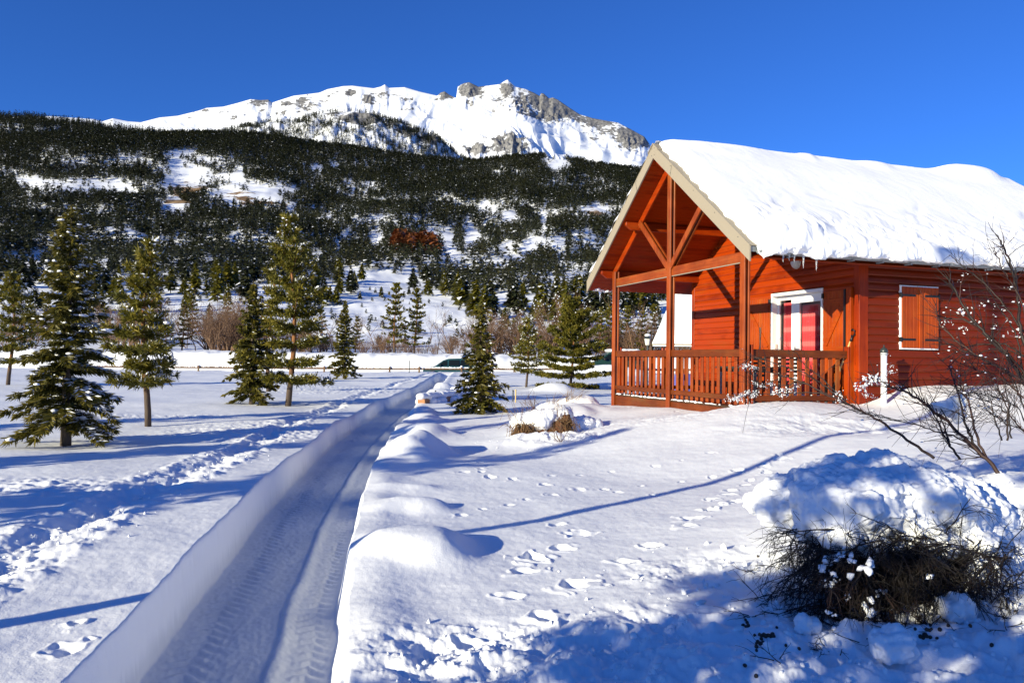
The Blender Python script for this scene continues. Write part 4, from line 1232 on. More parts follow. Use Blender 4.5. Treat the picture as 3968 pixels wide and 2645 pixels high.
RZ = YAW - math.pi / 2
t = thing('snow_shovel', 'snow shovel with pale wooden shaft and black grip leaning at the cabin corner', 'shovel', cabw(-0.30, 2.06, DECK), RZ)
mb = MB(); mb.tube([(0.0, 0.0, 0.15), (0.20, 0.10, 0.78), (0.345, 0.165, 1.21)], 0.017, 10); mb.build('shaft', M['handle_wood'], t, smooth=True)
mb = MB(); mb.tube([(0.342, 0.163, 1.19), (0.368, 0.172, 1.27)], [0.023, 0.022], 10)
mb.tube([(0.368, 0.172, 1.27), (0.335, 0.165, 1.31), (0.335, 0.165, 1.37), (0.375, 0.175, 1.41), (0.425, 0.178, 1.38), (0.42, 0.178, 1.31), (0.368, 0.172, 1.27)], 0.015, 8); mb.build('grip', M['black'], t, smooth=True)
mb = MB(); V = [(-0.02 + 0.40 * (i / 8 - 0.5), -0.02 + 0.05 * math.cos((i / 8 - 0.5) * 2.4) - 0.04 * j, 0.38 * j + 0.005) for j in (0, 1) for i in range(9)]
V += [(x, y + 0.012, z) for x, y, z in V]
mb.add(V, [(i, i + 1, 10 + i, 9 + i) for i in range(8)] + [(18 + i, 27 + i, 28 + i, 19 + i) for i in range(8)]); mb.build('blade', M['black'], t)

t = thing('broom', 'broom with a pale stick standing upright behind the corner post', 'broom', cabw(-0.14, 0.42, DECK), RZ)
mb = MB(); mb.tube([(0, 0, 0.2), (0.01, -0.01, 1.40)], 0.013, 8); mb.build('stick', M['handle_wood'], t)
mb = MB(); mb.prism([(-0.13, 0.0), (0.13, 0.0), (0.10, 0.17), (0.02, 0.24), (-0.02, 0.24), (-0.10, 0.17)], 1, -0.03, 0.03); mb.build('head', M['black'], t, 0.01)

t = thing('porch_table', 'dark grey plastic table standing on the porch behind the railing', 'table', cabw(-1.15, 0.95, DECK), RZ)
mb = MB(); mb.box((-0.62, -0.38, 0.66), (0.62, 0.38, 0.70)); mb.box((-0.56, -0.33, 0.60), (0.56, 0.33, 0.659)); mb.build('tabletop', M['darkcap'], t, 0.006)
for sx in (-1, 1):
    for sy in (-1, 1):
        mb = MB(); mb.box((sx * 0.52 - 0.03, sy * 0.29 - 0.03, 0), (sx * 0.52 + 0.03, sy * 0.29 + 0.03, 0.6)); mb.build('leg', M['gutter'], t, 0.005)


def chair(u, v, rz, label):
    t = thing('porch_chair', label, 'chair', cabw(u, v, DECK), RZ + rz, 'black plastic chairs on the porch')
    mb = MB(); mb.box((-0.23, -0.22, 0.42), (0.23, 0.22, 0.45)); mb.build('seat', M['black'], t, 0.01)
    mb = MB(); mb.beam((-0.21, 0.21, 0.44), (-0.20, 0.30, 0.92), 0.035, 0.03, (1, 0, 0)); mb.beam((0.21, 0.21, 0.44), (0.20, 0.30, 0.92), 0.035, 0.03, (1, 0, 0))
    for k in range(6): mb.box((-0.20, 0.225 + 0.0145 * k, 0.52 + 0.075 * k), (0.20, 0.245 + 0.0145 * k, 0.565 + 0.075 * k))
    mb.beam((-0.22, 0.30, 0.93), (0.22, 0.30, 0.93), 0.03, 0.05, (0, 1, 0)); mb.build('backrest', M['black'], t, 0.006)
    for sx in (-1, 1):
        mb = MB(); mb.beam((sx * 0.22, -0.21, 0.65), (sx * 0.22, 0.24, 0.66), 0.045, 0.025, (1, 0, 0)); mb.beam((sx * 0.22, -0.19, 0.42), (sx * 0.22, -0.19, 0.65), 0.03, 0.03, (1, 0, 0)); mb.build('armrest', M['black'], t, 0.005)
        for sy in (-1, 1):
            mb = MB(); mb.beam((sx * 0.20, sy * 0.19, 0.42), (sx * 0.23, sy * 0.23, 0), 0.035, 0.035, (1, 0, 0)); mb.build('leg', M['black'], t, 0.005)


chair(-0.42, 0.78, math.radians(95), 'black slatted plastic chair just behind the near corner post of the porch')
chair(-0.52, 1.42, math.radians(75), 'black slatted plastic chair standing in front of the glazed cabin door')

# vent pipe by the long wall
t = thing('vent_pipe', 'white pipe with a dark domed cap standing in snow by the cabin wall', 'pipe', cabw(0.56, 2.48, -0.80), RZ)
mb = MB(); mb.lathe([(0.050, 0), (0.050, 0.955), (0.057, 0.96), (0.057, 1.00), (0.052, 1.005)], (0, 0, 0), 24); o = mb.build('pipe', M['pvc'], t, smooth=False)
mb = MB(); mb.lathe([(0.055, 1.005), (0.066, 1.01), (0.068, 1.03), (0.060, 1.065), (0.035, 1.095), (0.014, 1.105), (0.012, 1.135), (0.004, 1.15)], (0, 0, 0), 24); mb.build('cap', M['darkcap'], t, smooth=True)
mb = MB(); mb.lathe([(0.0595, 0.965), (0.0605, 0.975), (0.0605, 0.985), (0.0595, 0.995)], (0, 0, 0), 24); mb.build('collar', M['gutter'], t)
# ---------------------------------------------------------------- trees near the path
def unit(v):
    return v / (np.linalg.norm(v) + 1e-12)


def blades(ts, P, Dr, Ln, Wd, rng, tint):
    """Many slim diamond leaves at once: from P along Dr, Ln long, Wd wide."""
    n = len(P)
    if n == 0: return
    Dr = Dr / (np.linalg.norm(Dr, axis=1, keepdims=True) + 1e-9)
    sd = np.cross(Dr, rng.normal(0, 1, (n, 3))); sd /= (np.linalg.norm(sd, axis=1, keepdims=True) + 1e-9)
    a = P; b = P + Dr * (Ln * 0.42)[:, None] + sd * (Wd * 0.5)[:, None]; c = P + Dr * Ln[:, None]; d = P + Dr * (Ln * 0.42)[:, None] - sd * (Wd * 0.5)[:, None]
    V = np.stack([a, b, c, d], 1).reshape(-1, 3)
    k = np.arange(n) * 4
    F = np.concatenate([np.stack([k, k + 1, k + 2], 1), np.stack([k, k + 2, k + 3], 1)])
    ts.add(V, F, np.concatenate([tint, tint]))


SHADE = np.array([SUN_DIR.x, SUN_DIR.y]) / math.hypot(SUN_DIR.x, SUN_DIR.y)


def spruce(h, r, seed, frost=1.0, dense=1.0, z0=0.10, k=1.0, pw=0.88):
    """Crown, trunk and snow of a young spruce; k scales the needles of a far one."""
    rng = np.random.default_rng(seed)
    crown, snow, fr, tr = Tris(), Tris(), Tris(), MB()
    tr.tube([(0.01 * math.sin(i), 0.01 * math.cos(i * 1.3), h * i / 10 - (0.15 if i == 0 else 0)) for i in range(11)], [0.021 * h * (1 - 0.93 * i / 10) + 0.004 for i in range(11)], 8)
    z = z0 * h; az = rng.uniform(0, 6.28)
    while z < h * 0.985:
        f = z / h
        nb = int(rng.integers(5, 8)) if f < 0.85 else 4
        for b in range(nb):
            az += 2.399 + rng.normal(0, 0.25)
            Lb = (r * (1 - f) ** pw * (0.45 + 0.55 * min(1, (f - z0 + 0.10) / 0.10)) + 0.04) * rng.uniform(0.52, 1.18)
            dr = np.array([math.cos(az), math.sin(az), 0.0]); sd = np.array([-math.sin(az), math.cos(az), 0.0])
            up = np.interp(f, [0, 0.35, 0.75, 1.0], [-0.10, 0.05, 0.45, 1.5]) + rng.normal(0, 0.10)
            sag = np.interp(f, [0, 0.6, 1], [0.55, 0.35, 0.0])
            n = max(4, int(Lb / (0.027 * k) * dense))
            t = np.sort(rng.uniform(0.02, 1.0, n))
            c = dr[None] * (t * Lb)[:, None] + np.stack([0 * t, 0 * t, Lb * (up * t - sag * t ** 2 + 0.20 * t ** 3)], 1) + [0, 0, z]
            c = c + rng.normal(0, 0.012, c.shape)
            shade = float(dr[:2] @ SHADE)
            for sg in (-1, 1):
                dd = sd[None] * sg * rng.uniform(0.3, 0.9, n)[:, None] + dr[None] * rng.uniform(0.3, 0.8, n)[:, None] + np.stack([0 * t, 0 * t, rng.uniform(-0.75, 0.12, n)], 1)
                ln = (0.075 + 0.150 * (1 - 0.45 * t)) * rng.uniform(0.6, 1.2, n) * min(1, 0.45 + Lb) * (0.7 + 0.3 * k)
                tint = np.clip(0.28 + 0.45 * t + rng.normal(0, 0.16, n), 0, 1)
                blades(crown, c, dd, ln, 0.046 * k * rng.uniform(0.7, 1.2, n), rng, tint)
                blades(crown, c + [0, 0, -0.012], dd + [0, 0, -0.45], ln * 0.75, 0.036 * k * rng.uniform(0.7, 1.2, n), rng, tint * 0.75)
                p = (0.03 + 0.30 * np.clip(shade + 0.25, 0, 1.2)) * frost
                q = rng.random(n) < p
                if q.any():
                    blades(fr, c[q] + [0, 0, 0.016], dd[q] * [1, 1, 0.5] + [0, 0, 0.05], ln[q] * 0.85, 0.034 * k * rng.uniform(0.7, 1.4, q.sum()), rng, rng.uniform(0, 1, q.sum()))
            crown_n = int(4 + Lb * 14)
            blades(crown, c[-1:].repeat(crown_n, 0) - dr * rng.uniform(0, 0.10, crown_n)[:, None], dr[None] + rng.normal(0, 0.5, (crown_n, 3)), rng.uniform(0.04, 0.10, crown_n), np.full(crown_n, 0.022 * k), rng, np.clip(rng.normal(0.72, 0.15, crown_n), 0, 1))
            if Lb > 0.16 and rng.random() < 0.42 * frost * (0.75 + 0.6 * max(0, shade)):
                m_ = rng.integers(len(c) // 3, len(c))
                for _ in range(int(rng.integers(1, 4))):
                    s = rng.uniform(0.016, 0.045) * (0.55 + 0.5 * min(Lb, 1))
                    snow.blob(c[m_] + [rng.normal(0, 0.025), rng.normal(0, 0.025), 0.018 + s * 0.25], (s * 1.5, s * 1.2, s * 0.65), rng, ICO1, 0.35)
        z += np.interp(f, [0, 0.8, 1], [0.043, 0.033, 0.028]) * max(h, 2.4) * rng.uniform(0.8, 1.2) / dense ** 0.5
    n = 30
    zt = rng.uniform(0.90, 1.0, n) * h
    blades(crown, np.stack([0 * zt, 0 * zt, zt], 1), rng.normal(0, 0.6, (n, 3)) + [0, 0, 0.9], rng.uniform(0.05, 0.10, n), np.full(n, 0.02 * k), rng, rng.uniform(0.5, 1, n))
    return tr, crown, snow, fr


def pine(h, r, seed, frost=0.3, k=1.0, z0=0.20, sparse=1.0, orange=True):
    """A young pine: whorls of rising limbs that end in dense tufts of needles."""
    rng = np.random.default_rng(seed)
    crown, snow, fr, tr = Tris(), Tris(), Tris(), MB()
    ph = rng.uniform(0, 6)
    def ax(z): return np.array([0.018 * h * math.sin(1.7 * z / h * 3 + ph), 0.018 * h * math.cos(1.3 * z / h * 3 + ph), z])
    tr.tube([ax(h * i / 12) - np.array([0, 0, 0.15 if i == 0 else 0]) for i in range(13)], [0.0165 * h * (1 - 0.90 * i / 12) + 0.006 for i in range(13)], 8)
    z = z0 * h

    def tuft(c, d, sc, t0, white):
        n = int(18 * sparse)
        dd = d[None] * rng.uniform(0.15, 1.2, n)[:, None] + rng.normal(0, 0.55, (n, 3))
        P = c[None] - d[None] * rng.uniform(0, 0.11, n)[:, None] * sc
        blades(crown, P, dd, rng.uniform(0.09, 0.17, n) * sc, np.full(n, 0.024 * k), rng, np.clip(t0 + rng.normal(0, 0.14, n), 0, 1))
        if white:
            m = 6
            blades(fr, c[None] + rng.normal(0, 0.03, (m, 3)) + [0, 0, 0.03], d[None] + rng.normal(0, 0.5, (m, 3)), rng.uniform(0.06, 0.11, m) * sc, np.full(m, 0.026 * k), rng, rng.uniform(0, 1, m))
    az = rng.uniform(0, 6.28)
    while z < h * 0.97:
        f = z / h
        nb = int(rng.integers(4, 7))
        for b in range(nb):
            az += 6.283 / nb + rng.normal(0, 0.25)
            Lb = (r * np.interp(f, [z0, z0 + 0.12, 0.55, 0.8, 1.0], [0.85, 1.0, 0.72, 0.42, 0.10])) * rng.uniform(0.5, 1.2) + 0.04
            dr = np.array([math.cos(az), math.sin(az), 0.0]); sd = np.array([-math.sin(az), math.cos(az), 0.0])
            up = np.interp(f, [0, 0.4, 0.8, 1.0], [0.12, 0.32, 0.75, 1.8]) + rng.normal(0, 0.1)
            curve = np.interp(f, [0, 0.5, 1], [0.05, 0.18, 0.2])
            shade = float(dr[:2] @ SHADE)
            o = ax(z)
            def pt(t): return o + dr * (t * Lb) + np.array([0, 0, Lb * (up * t * 0.8 + curve * t * t - 0.18 * t)])
            tr.tube([pt(t) for t in (0, 0.35, 0.7, 1.0)], [0.0042 * h * (0.5 + Lb / r * 0.5) * (1 - 0.75 * t) + 0.002 for t in (0, 0.35, 0.7, 1.0)], 4, 0, False)
            nt = max(4, int(Lb / (0.070 * max(1, k * 0.75)) * (1.0 if Lb < 0.6 else 1.25)))
            for t in np.sort(rng.uniform(0.16, 1.0, nt)):
                p = pt(t)
                for _ in range(2 if Lb > 0.25 else 1):
                    off = sd * rng.normal(0, 0.20) * min(1, Lb * 1.5) * (1.25 - t * 0.6) + np.array([0, 0, rng.normal(0.02, 0.035)])
                    d = unit(dr * rng.uniform(0.4, 1.0) + off * 3 + np.array([0, 0, rng.uniform(0.1, 0.7)]))
                    tuft(p + off, d, rng.uniform(0.8, 1.15), np.clip(0.45 + 0.15 * rng.normal(), 0, 1), rng.random() < frost * (0.12 + 0.75 * max(0, shade + 0.1)))
                if rng.random() < 0.24 * frost:
                    s = rng.uniform(0.02, 0.045); snow.blob(p + [rng.normal(0, 0.04), rng.normal(0, 0.04), 0.05], (s * 1.4, s * 1.3, s * 0.7), rng, ICO1, 0.3)
            tuft(pt(1.0), unit(dr + np.array([0, 0, up * 0.5 + 0.3])), 1.1, 0.75, rng.random() < frost * 0.3)
        z += np.interp(f, [0, 1], [0.092, 0.072]) * h * rng.uniform(0.85, 1.2)
    for q in np.linspace(0.86, 1.0, 9):
        tuft(ax(q * h), np.array([0, 0, 1.0]), 0.9, 0.8, rng.random() < frost * 0.4)
    return tr, crown, snow, fr


def put_tree(name, label, made, x, y, bark_m, needle_m, z=None, group=None, cat='tree'):
    t = thing(name, label, cat, (x, y, gz(x, y) if z is None else z), 0, group)
    tr, crown, snow, fr = made
    tr.build('trunk', bark_m, t, smooth=True)
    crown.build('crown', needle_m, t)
    snow.build('snow', M['snow_clump'], t, True)
    fr.build('frost', M['frost'], t)
    return t


def tree_at(px, py_base, py_top, half_px, kind, seed, label, zg=None, depth=None, **kw):
    """Read a tree off the photograph: foot, tip and half width give its place, height and spread."""
    if depth is None:
        p = on_plane(px, py_base, -1.36)
        for _ in range(4): p = on_plane(px, py_base, gz(p[0], p[1]) if zg is None else zg)
        x, y = p[0], p[1]
    else:
        p = at(px, py_base, depth); x, y = p[0], p[1]
    z = gz(x, y) if zg is None else zg
    h = at(px, py_top, y)[2] - z
    r = half_px / F_PX * y
    made = spruce(h, r, seed, **kw) if kind == 'spruce' else pine(h, r, seed, **kw)
    return put_tree('spruce_tree' if kind == 'spruce' else 'pine_tree', label, made, x, y, M['bark'] if kind == 'spruce' else M['bark_pine'], M['spruce'] if kind == 'spruce' else M['pine'], z)


tree_at(150, 1018, 478, 138, 'spruce', 1, 'big snow dusted spruce nearest the camera, its lowest boughs over the field', frost=1.7, dense=1.25, k=0.66)
tree_at(333, 978, 556, 86, 'pine', 2, 'slim young pine with bare lower trunk just behind the big spruce', frost=0.9, k=1.1, z0=0.24)
tree_at(577, 927, 655, 68, 'spruce', 3, 'slender narrow spruce standing beside the tall pine with the orange trunk', frost=0.6, k=1.5, z0=0.08)
tree_at(664, 930, 500, 104, 'pine', 4, 'tall bushy pine with an orange trunk left of the cleared path', frost=0.7, k=1.35, z0=0.13, sparse=1.15)
tree_at(22, 885, 632, 70, 'pine', 5, 'pine cut by the left picture edge behind the big spruce', frost=0.8, k=1.8, z0=0.22)
tree_at(619, 905, 612, 44, 'pine', 6, 'thin pine whose tip shows between the slender spruce and the tall pine', depth=30, frost=0.3, k=1.8, z0=0.2)
tree_at(790, 870, 690, 42, 'spruce', 7, 'small dark spruce by the rail fence right of the tall pine', frost=0.6, k=2.2)
tree_at(1103, 950, 703, 84, 'spruce', 8, 'small spruce with loose open tiers standing alone near the bend of the path', frost=0.9, k=1.1, z0=0.08, dense=0.8, pw=1.12)
tree_at(1313, 893, 700, 96, 'pine', 9, 'broad bright green pine left of the cabin porch', frost=0.35, k=1.7, z0=0.05, sparse=2.4)
tree_at(1210, 888, 728, 46, 'pine', 10, 'thin leggy pine with a forked stem and frosted lower boughs', frost=0.8, k=1.9, z0=0.22, sparse=0.55)
# spruces standing outside the frame, whose shadows fall across the snow
_s1 = spruce(4.0, 1.15, 21, frost=0.5, dense=0.72, k=1.6)
for k_, (x_, y_, lab_) in enumerate([(-8.4, 3.1, 'spruce out of view to the left, nearest of three'), (-10.9, 5.4, 'spruce out of view to the left, middle of three'), (-14.5, 9.6, 'spruce out of view to the left, farthest of three')]):
    if k_ == 0: _t1 = put_tree('spruce_tree', lab_, _s1, x_, y_, M['bark'], M['spruce'], group='spruces beside the frame')
    else: dup(_t1, (x_, y_, gz(x_, y_)), 1.7 * k_, lab_, 'spruces beside the frame', 1.0 + 0.12 * k_)
for k_, (x_, y_, sc_, lab_) in enumerate([(-4.5, -1.5, 1.12, 'spruce behind the camera, nearest of four'), (-3.7, -2.4, 1.18, 'spruce behind the camera, second nearest of four'), (-2.8, -3.4, 1.2, 'spruce behind the camera, third nearest of four'), (-1.9, -4.4, 1.2, 'spruce behind the camera, farthest of four')]):
    dup(_t1, (x_, y_, gz(x_, y_)), 0.9 + k_, lab_, 'spruces behind the camera', sc_)

# ---------------------------------------------------------------- bare shrubs and trees
def tube3(ts, pts, rad, t=0.5, n=3):
    pts = np.asarray(pts, float); m = len(pts)
    d = np.gradient(pts, axis=0); d /= (np.linalg.norm(d, axis=1, keepdims=True) + 1e-9)
    s = np.cross(d, [0.31, 0.22, 0.92]); s /= (np.linalg.norm(s, axis=1, keepdims=True) + 1e-9); u = np.cross(d, s)
    V = np.concatenate([(pts + (s * math.cos(2 * math.pi * k / n) + u * math.sin(2 * math.pi * k / n)) * np.asarray(rad)[:, None])[:, None] for k in range(n)], 1).reshape(-1, 3)
    F = []
    for i in range(m - 1):
        for k in range(n):
            a, b, c, e = i * n + k, i * n + (k + 1) % n, (i + 1) * n + (k + 1) % n, (i + 1) * n + k
            F += [(a, b, c), (a, c, e)]
    ts.add(V, F, t)


def branching(ts, rng, o, d, length, rad, depth, spread, up, t, tips=None):
    n = 4
    pts = [np.array(o, float)]
    d = unit(np.array(d, float))
    for i in range(n):
        d = unit(d + rng.normal(0, 0.13, 3) + np.array([0, 0, up]))
        pts.append(pts[-1] + d * length / n)
    tube3(ts, pts, np.linspace(rad, rad * 0.5, n + 1), np.clip(t + rng.normal(0, 0.12), 0, 1))
    if tips is not None and depth == 0: tips.append(pts[-1])
    if depth == 0: return
    for k in range(int(rng.integers(2, 5))):
        f = rng.uniform(0.35, 1.0); i = min(n - 1, int(f * n))
        q = pts[i] + (pts[i + 1] - pts[i]) * (f * n - i)
        branching(ts, rng, q, d + rng.normal(0, spread, 3), length * rng.uniform(0.45, 0.75), rad * 0.55, depth - 1, spread, up, t, tips)


def bare(h, seed, stems, depth, spread, rad, frosty=0.0, twig='twig_brown'):
    rng = np.random.default_rng(seed); ts, fr = Tris(), Tris(); tips = []
    for s in range(stems):
        a = rng.uniform(0, 6.28); q = rng.uniform(0, 0.10) * h * (stems > 1)
        branching(ts, rng, (q * math.cos(a), q * math.sin(a), -0.05), (spread * math.cos(a) * (stems > 1), spread * math.sin(a) * (stems > 1), 1.0), h * rng.uniform(0.5, 0.75), rad, depth, spread, 0.06, 0.5, tips)
    for p in tips:
        if rng.random() < frosty: fr.blob(p, rng.uniform(0.02, 0.05) * h * 0.3, rng, ICO1, 0.3)
    return ts, fr


def put_bare(name, label, made, loc, m_, group=None, cat='shrub'):
    t = thing(name, label, cat, loc, 0, group)
    made[0].build('branches', m_, t)
    made[1].build('frost', M['frost'], t)
    return t


rng = np.random.default_rng(77)
BR = [put_bare('bare_shrub', 'brown leafless thicket shrub beyond the ploughed snow bank', bare(3.2, 200 + k, 12, 3, 0.42, 0.042), (0, 0, -400), M['twig_brown'], 'leafless shrubs beyond the road') for k in range(4)]
BT = [put_bare('bare_tree', 'leafless pale branched tree beyond the ploughed snow bank', bare(6.0, 220 + k, 1 + k % 2, 5, 0.40, 0.085, 0.10), (0, 0, -400), M['twig_brown'], 'leafless trees beyond the road', 'tree') for k in range(3)]


def hillside(x, y):
    r = math.hypot(x, y)
    return float(hill_z(np.array([math.atan2(x, y)]), np.array([r]))[0]) if r > 92 else 0.0


def stand(x, y):
    r = math.hypot(x, y)
    g = gz(x, y) if y < 104 else -9
    return max(g, hillside(x, y) if r > 92 else -9)


_first = {}
def scatter(protos, x, y, rz, sc, extra=None):
    k = int(rng.integers(0, len(protos)))
    p = protos[k]; z = stand(x, y) - 0.1
    if id(p) not in _first:
        _first[id(p)] = 1; p.location = (x, y, z); p.rotation_euler = (0, 0, rz); p.scale = (sc,) * 3
    else: dup(p, (x, y, z), rz, p['label'], p['group'], sc)


# shrubs: dense runs at the bearings where the photograph shows them
for a, b, n_, d0, d1, s0, s1 in [(0, 300, 26, 80, 120, 0.5, 1.2), (290, 330, 6, 80, 90, 1.2, 1.8), (470, 560, 14, 80, 92, 1.1, 1.75), (560, 700, 16, 80, 110, 0.6, 1.1), (700, 860, 14, 79, 110, 0.4, 0.9), (860, 1080, 22, 78.5, 110, 0.35, 0.8), (1080, 1300, 28, 79, 115, 0.8, 1.5), (1300, 1640, 34, 80, 110, 0.8, 1.5)]:
    for _ in range(n_):
        d = rng.uniform(d0, d1); x = (rng.uniform(a, b) - CX) / F_PX * d
        scatter(BR, x, d, rng.uniform(0, 6), rng.uniform(s0, s1))
for px_, d, sc in [(1036, 80, 0.8), (1005, 82, 0.6), (1262, 84, 1.15), (1285, 86, 1.0), (545, 84, 1.0), (562, 86, 1.1), (490, 90, 0.9), (1180, 88, 0.9), (320, 84, 0.8), (1420, 90, 0.9), (1452, 84, 1.0), (1545, 88, 0.9), (1110, 118, 0.9), (30, 100, 0.8), (130, 95, 0.9), (210, 105, 0.9), (280, 98, 0.8), (345, 110, 0.9), (430, 100, 0.8), (450, 92, 0.9), (575, 95, 1.0), (600, 100, 0.9), (680, 98, 0.8), (735, 92, 0.8), (770, 100, 0.8), (840, 96, 0.8), (870, 88, 0.7), (980, 90, 0.7), (1070, 95, 0.7), (1145, 90, 0.8), (1205, 96, 1.0), (1235, 90, 1.1), (1325, 95, 1.0), (1370, 100, 1.0)]:
    scatter(BT, (px_ - CX) / F_PX * d, d, rng.uniform(0, 6), sc)

# pines and junipers that stand singly on the lower slope
def small_pine(seed, w, n=150, snow=0.10, round_=0.7):
    rg_ = np.random.default_rng(seed); P, A, T = tree_proto(rg_, n, w, snow, round_)
    return P, A, T


def proto_tree(name, label, group, seed, w, mname, n=150, snow=0.1, round_=0.7, cat='tree'):
    P, A, T = small_pine(seed, w, n, snow, round_)
    t = thing(name, label, cat, (0, 0, -400), 0, group)
    c = A == 0
    ts = Tris(); ts.add(P[c].reshape(-1, 3), np.arange(c.sum() * 3).reshape(-1, 3), T[c] * 0.8); ts.build('crown', M[mname], t)
    if (~c).any():
        ts = Tris(); ts.add(P[~c].reshape(-1, 3), np.arange((~c).sum() * 3).reshape(-1, 3), T[~c]); ts.build('snow', M['snow_far'], t)
    mb = MB(); mb.tube([(0, 0, -0.05), (0.01, 0, 0.35), (0, 0, 0.85)], [0.018, 0.014, 0.004], 5); mb.build('trunk', M['bark'], t)
    return t


HP = [proto_tree('slope_pine', 'pine standing at the lower edge of the hillside forest', 'pines at the foot of the forest', 300 + k, 0.22 + 0.03 * (k % 4), 'far_pine' if k % 2 else 'pine', 210, 0.10, 0.6 + 0.08 * k) for k in range(6)]
JU = [proto_tree('juniper_bush', 'small dark juniper on the open snow slope beyond the road', 'junipers on the snow slope', 320 + k, 0.30, 'far_pine', 60, 0.08, 0.35, 'shrub') for k in range(4)]
RP = []
for k in range(3):
    _mk = pine(6.0, 1.35, 340 + k, frost=0.3, k=3.6, z0=0.18, sparse=0.8)
    _t = put_tree('roadside_pine', 'young yellow green pine beyond the ploughed snow bank', _mk, 0, 0, M['bark_pine'], M['pine'], -400, 'pines beyond the snow bank'); RP.append(_t)


def from_px(px, py, rmax=300):
    th, e = bearing(px, py)
    rs = np.geomspace(93, rmax, 400); zz = hill_z(np.full(400, th), rs)
    k = np.argmax(zz / rs >= e)
    return (rs[k] * math.sin(th), rs[k] * math.cos(th)) if zz[k] / rs[k] >= e else None


nP = nJ = 0
while nP < 190:
    px = rng.uniform(-20, 1640); ft = float(np.interp(px, FOOT[:, 0], FOOT[:, 1])); py = ft + abs(rng.normal(0, 26)) - 8
    if px < 800: py = ft + abs(rng.normal(0, 52)) - 8
    if py > 770 or (px > 840 and px < 1010 and 620 < py < 660 and rng.random() < 0.8): continue
    q = from_px(px, py)
    if q is None: continue
    scatter(HP, q[0], q[1], rng.uniform(0, 6), rng.uniform(3.5, 8.5) * (1.0 if py < ft + 40 else 0.7)); nP += 1
while nJ < 260:
    px = rng.uniform(-20, 1640); ft = float(np.interp(px, FOOT[:, 0], FOOT[:, 1])); py = rng.uniform(ft + 10, 800)
    if px > 1240 and rng.random() < 0.5: continue
    if px < 780 and rng.random() < 0.4: continue
    q = from_px(px, py)
    if q is None: continue
    scatter(JU, q[0], q[1], rng.uniform(0, 6), rng.uniform(0.8, 2.0)); nJ += 1
for px, d, h in [(907, 80, 7.3), (954, 81, 7.0), (818, 90, 4.5), (60, 86, 6), (240, 88, 5.5), (380, 86, 5), (420, 90, 6), (700, 86, 5.0), (1335, 92, 6.0), (1380, 84, 5.5), (1400, 90, 6.5), (1440, 88, 6.0), (1475, 84, 5.5), (1500, 92, 6.5), (1560, 90, 6), (1600, 95, 7), (1150, 96, 4), (1700, 90, 7), (1760, 95, 7), (110, 100, 6), (170, 110, 6.5), (290, 105, 6), (350, 96, 5), (440, 115, 7), (480, 100, 5), (520, 120, 7), (600, 110, 6), (650, 98, 5), (740, 105, 6), (1180, 105, 5), (1240, 115, 6), (1290, 110, 6), (1420, 105, 6.5)]:
    scatter(RP, (px - CX) / F_PX * d, d, rng.uniform(0, 6), h / 6.0)
for p in BR + BT + HP + JU + RP:
    if id(p) not in _first:
        for c in list(p.children): bpy.data.objects.remove(c)
        bpy.data.objects.remove(p)
# ---------------------------------------------------------------- fence, cars, chalet and small things
fence = thing('wooden_fence', 'low dark wooden rail fence capped with snow along the road', 'fence', (-9.0, 60.0, gz(-9, 60)))
zf = gz(-9, 60)
_fx = [-34, -29, -24.4, -19.7, -14.6, -12.2, -9.5, -7.2, -3.9, 0.2, 4.4, 8.6, 13]
for i, (a, b) in enumerate(zip(_fx[:-1], _fx[1:])):
    za, zb = np.interp(a, [-30, -9.5, 8], [-1.00, -0.86, -0.66]), np.interp(b, [-30, -9.5, 8], [-1.00, -0.86, -0.66])
    mb = MB(); mb.beam((a + 9, 0, za - zf), (b + 9, 0, zb - zf), 0.10, 0.16, (0, 1, 0)); rl = mb.build('rail', M['fence_wood'], fence, 0.01)
    ts = Tris(); rg = np.random.default_rng(400 + i)
    for t in np.linspace(0, 1, 26): ts.blob((a + 9 + (b - a) * t, rg.normal(0, 0.01), za + (zb - za) * t - zf + 0.075), (0.16, 0.075, rg.uniform(0.03, 0.09)), rg, ICO1, 0.2)
    ts.build('snow', M['snow_clump'], rl, True)
for i, a in enumerate(_fx):
    za = np.interp(a, [-30, -9.5, 8], [-1.00, -0.86, -0.66])
    g = gz(a, 59.9)
    mb = MB(); mb.beam((a + 9, -0.12, g - 0.3 - zf), (a + 9, -0.12, za + 0.16 - zf), 0.17 if i in (6, 7) else 0.10, 0.13, (0, 1, 0)); ps = mb.build('post', M['fence_wood'], fence, 0.012)
    ts = Tris(); rg = np.random.default_rng(430 + i); ts.blob((a + 9, -0.12, za + 0.19 - zf), (0.09, 0.09, 0.06), rg, ICO2, 0.15); ts.build('snow', M['snow_clump'], ps, True)


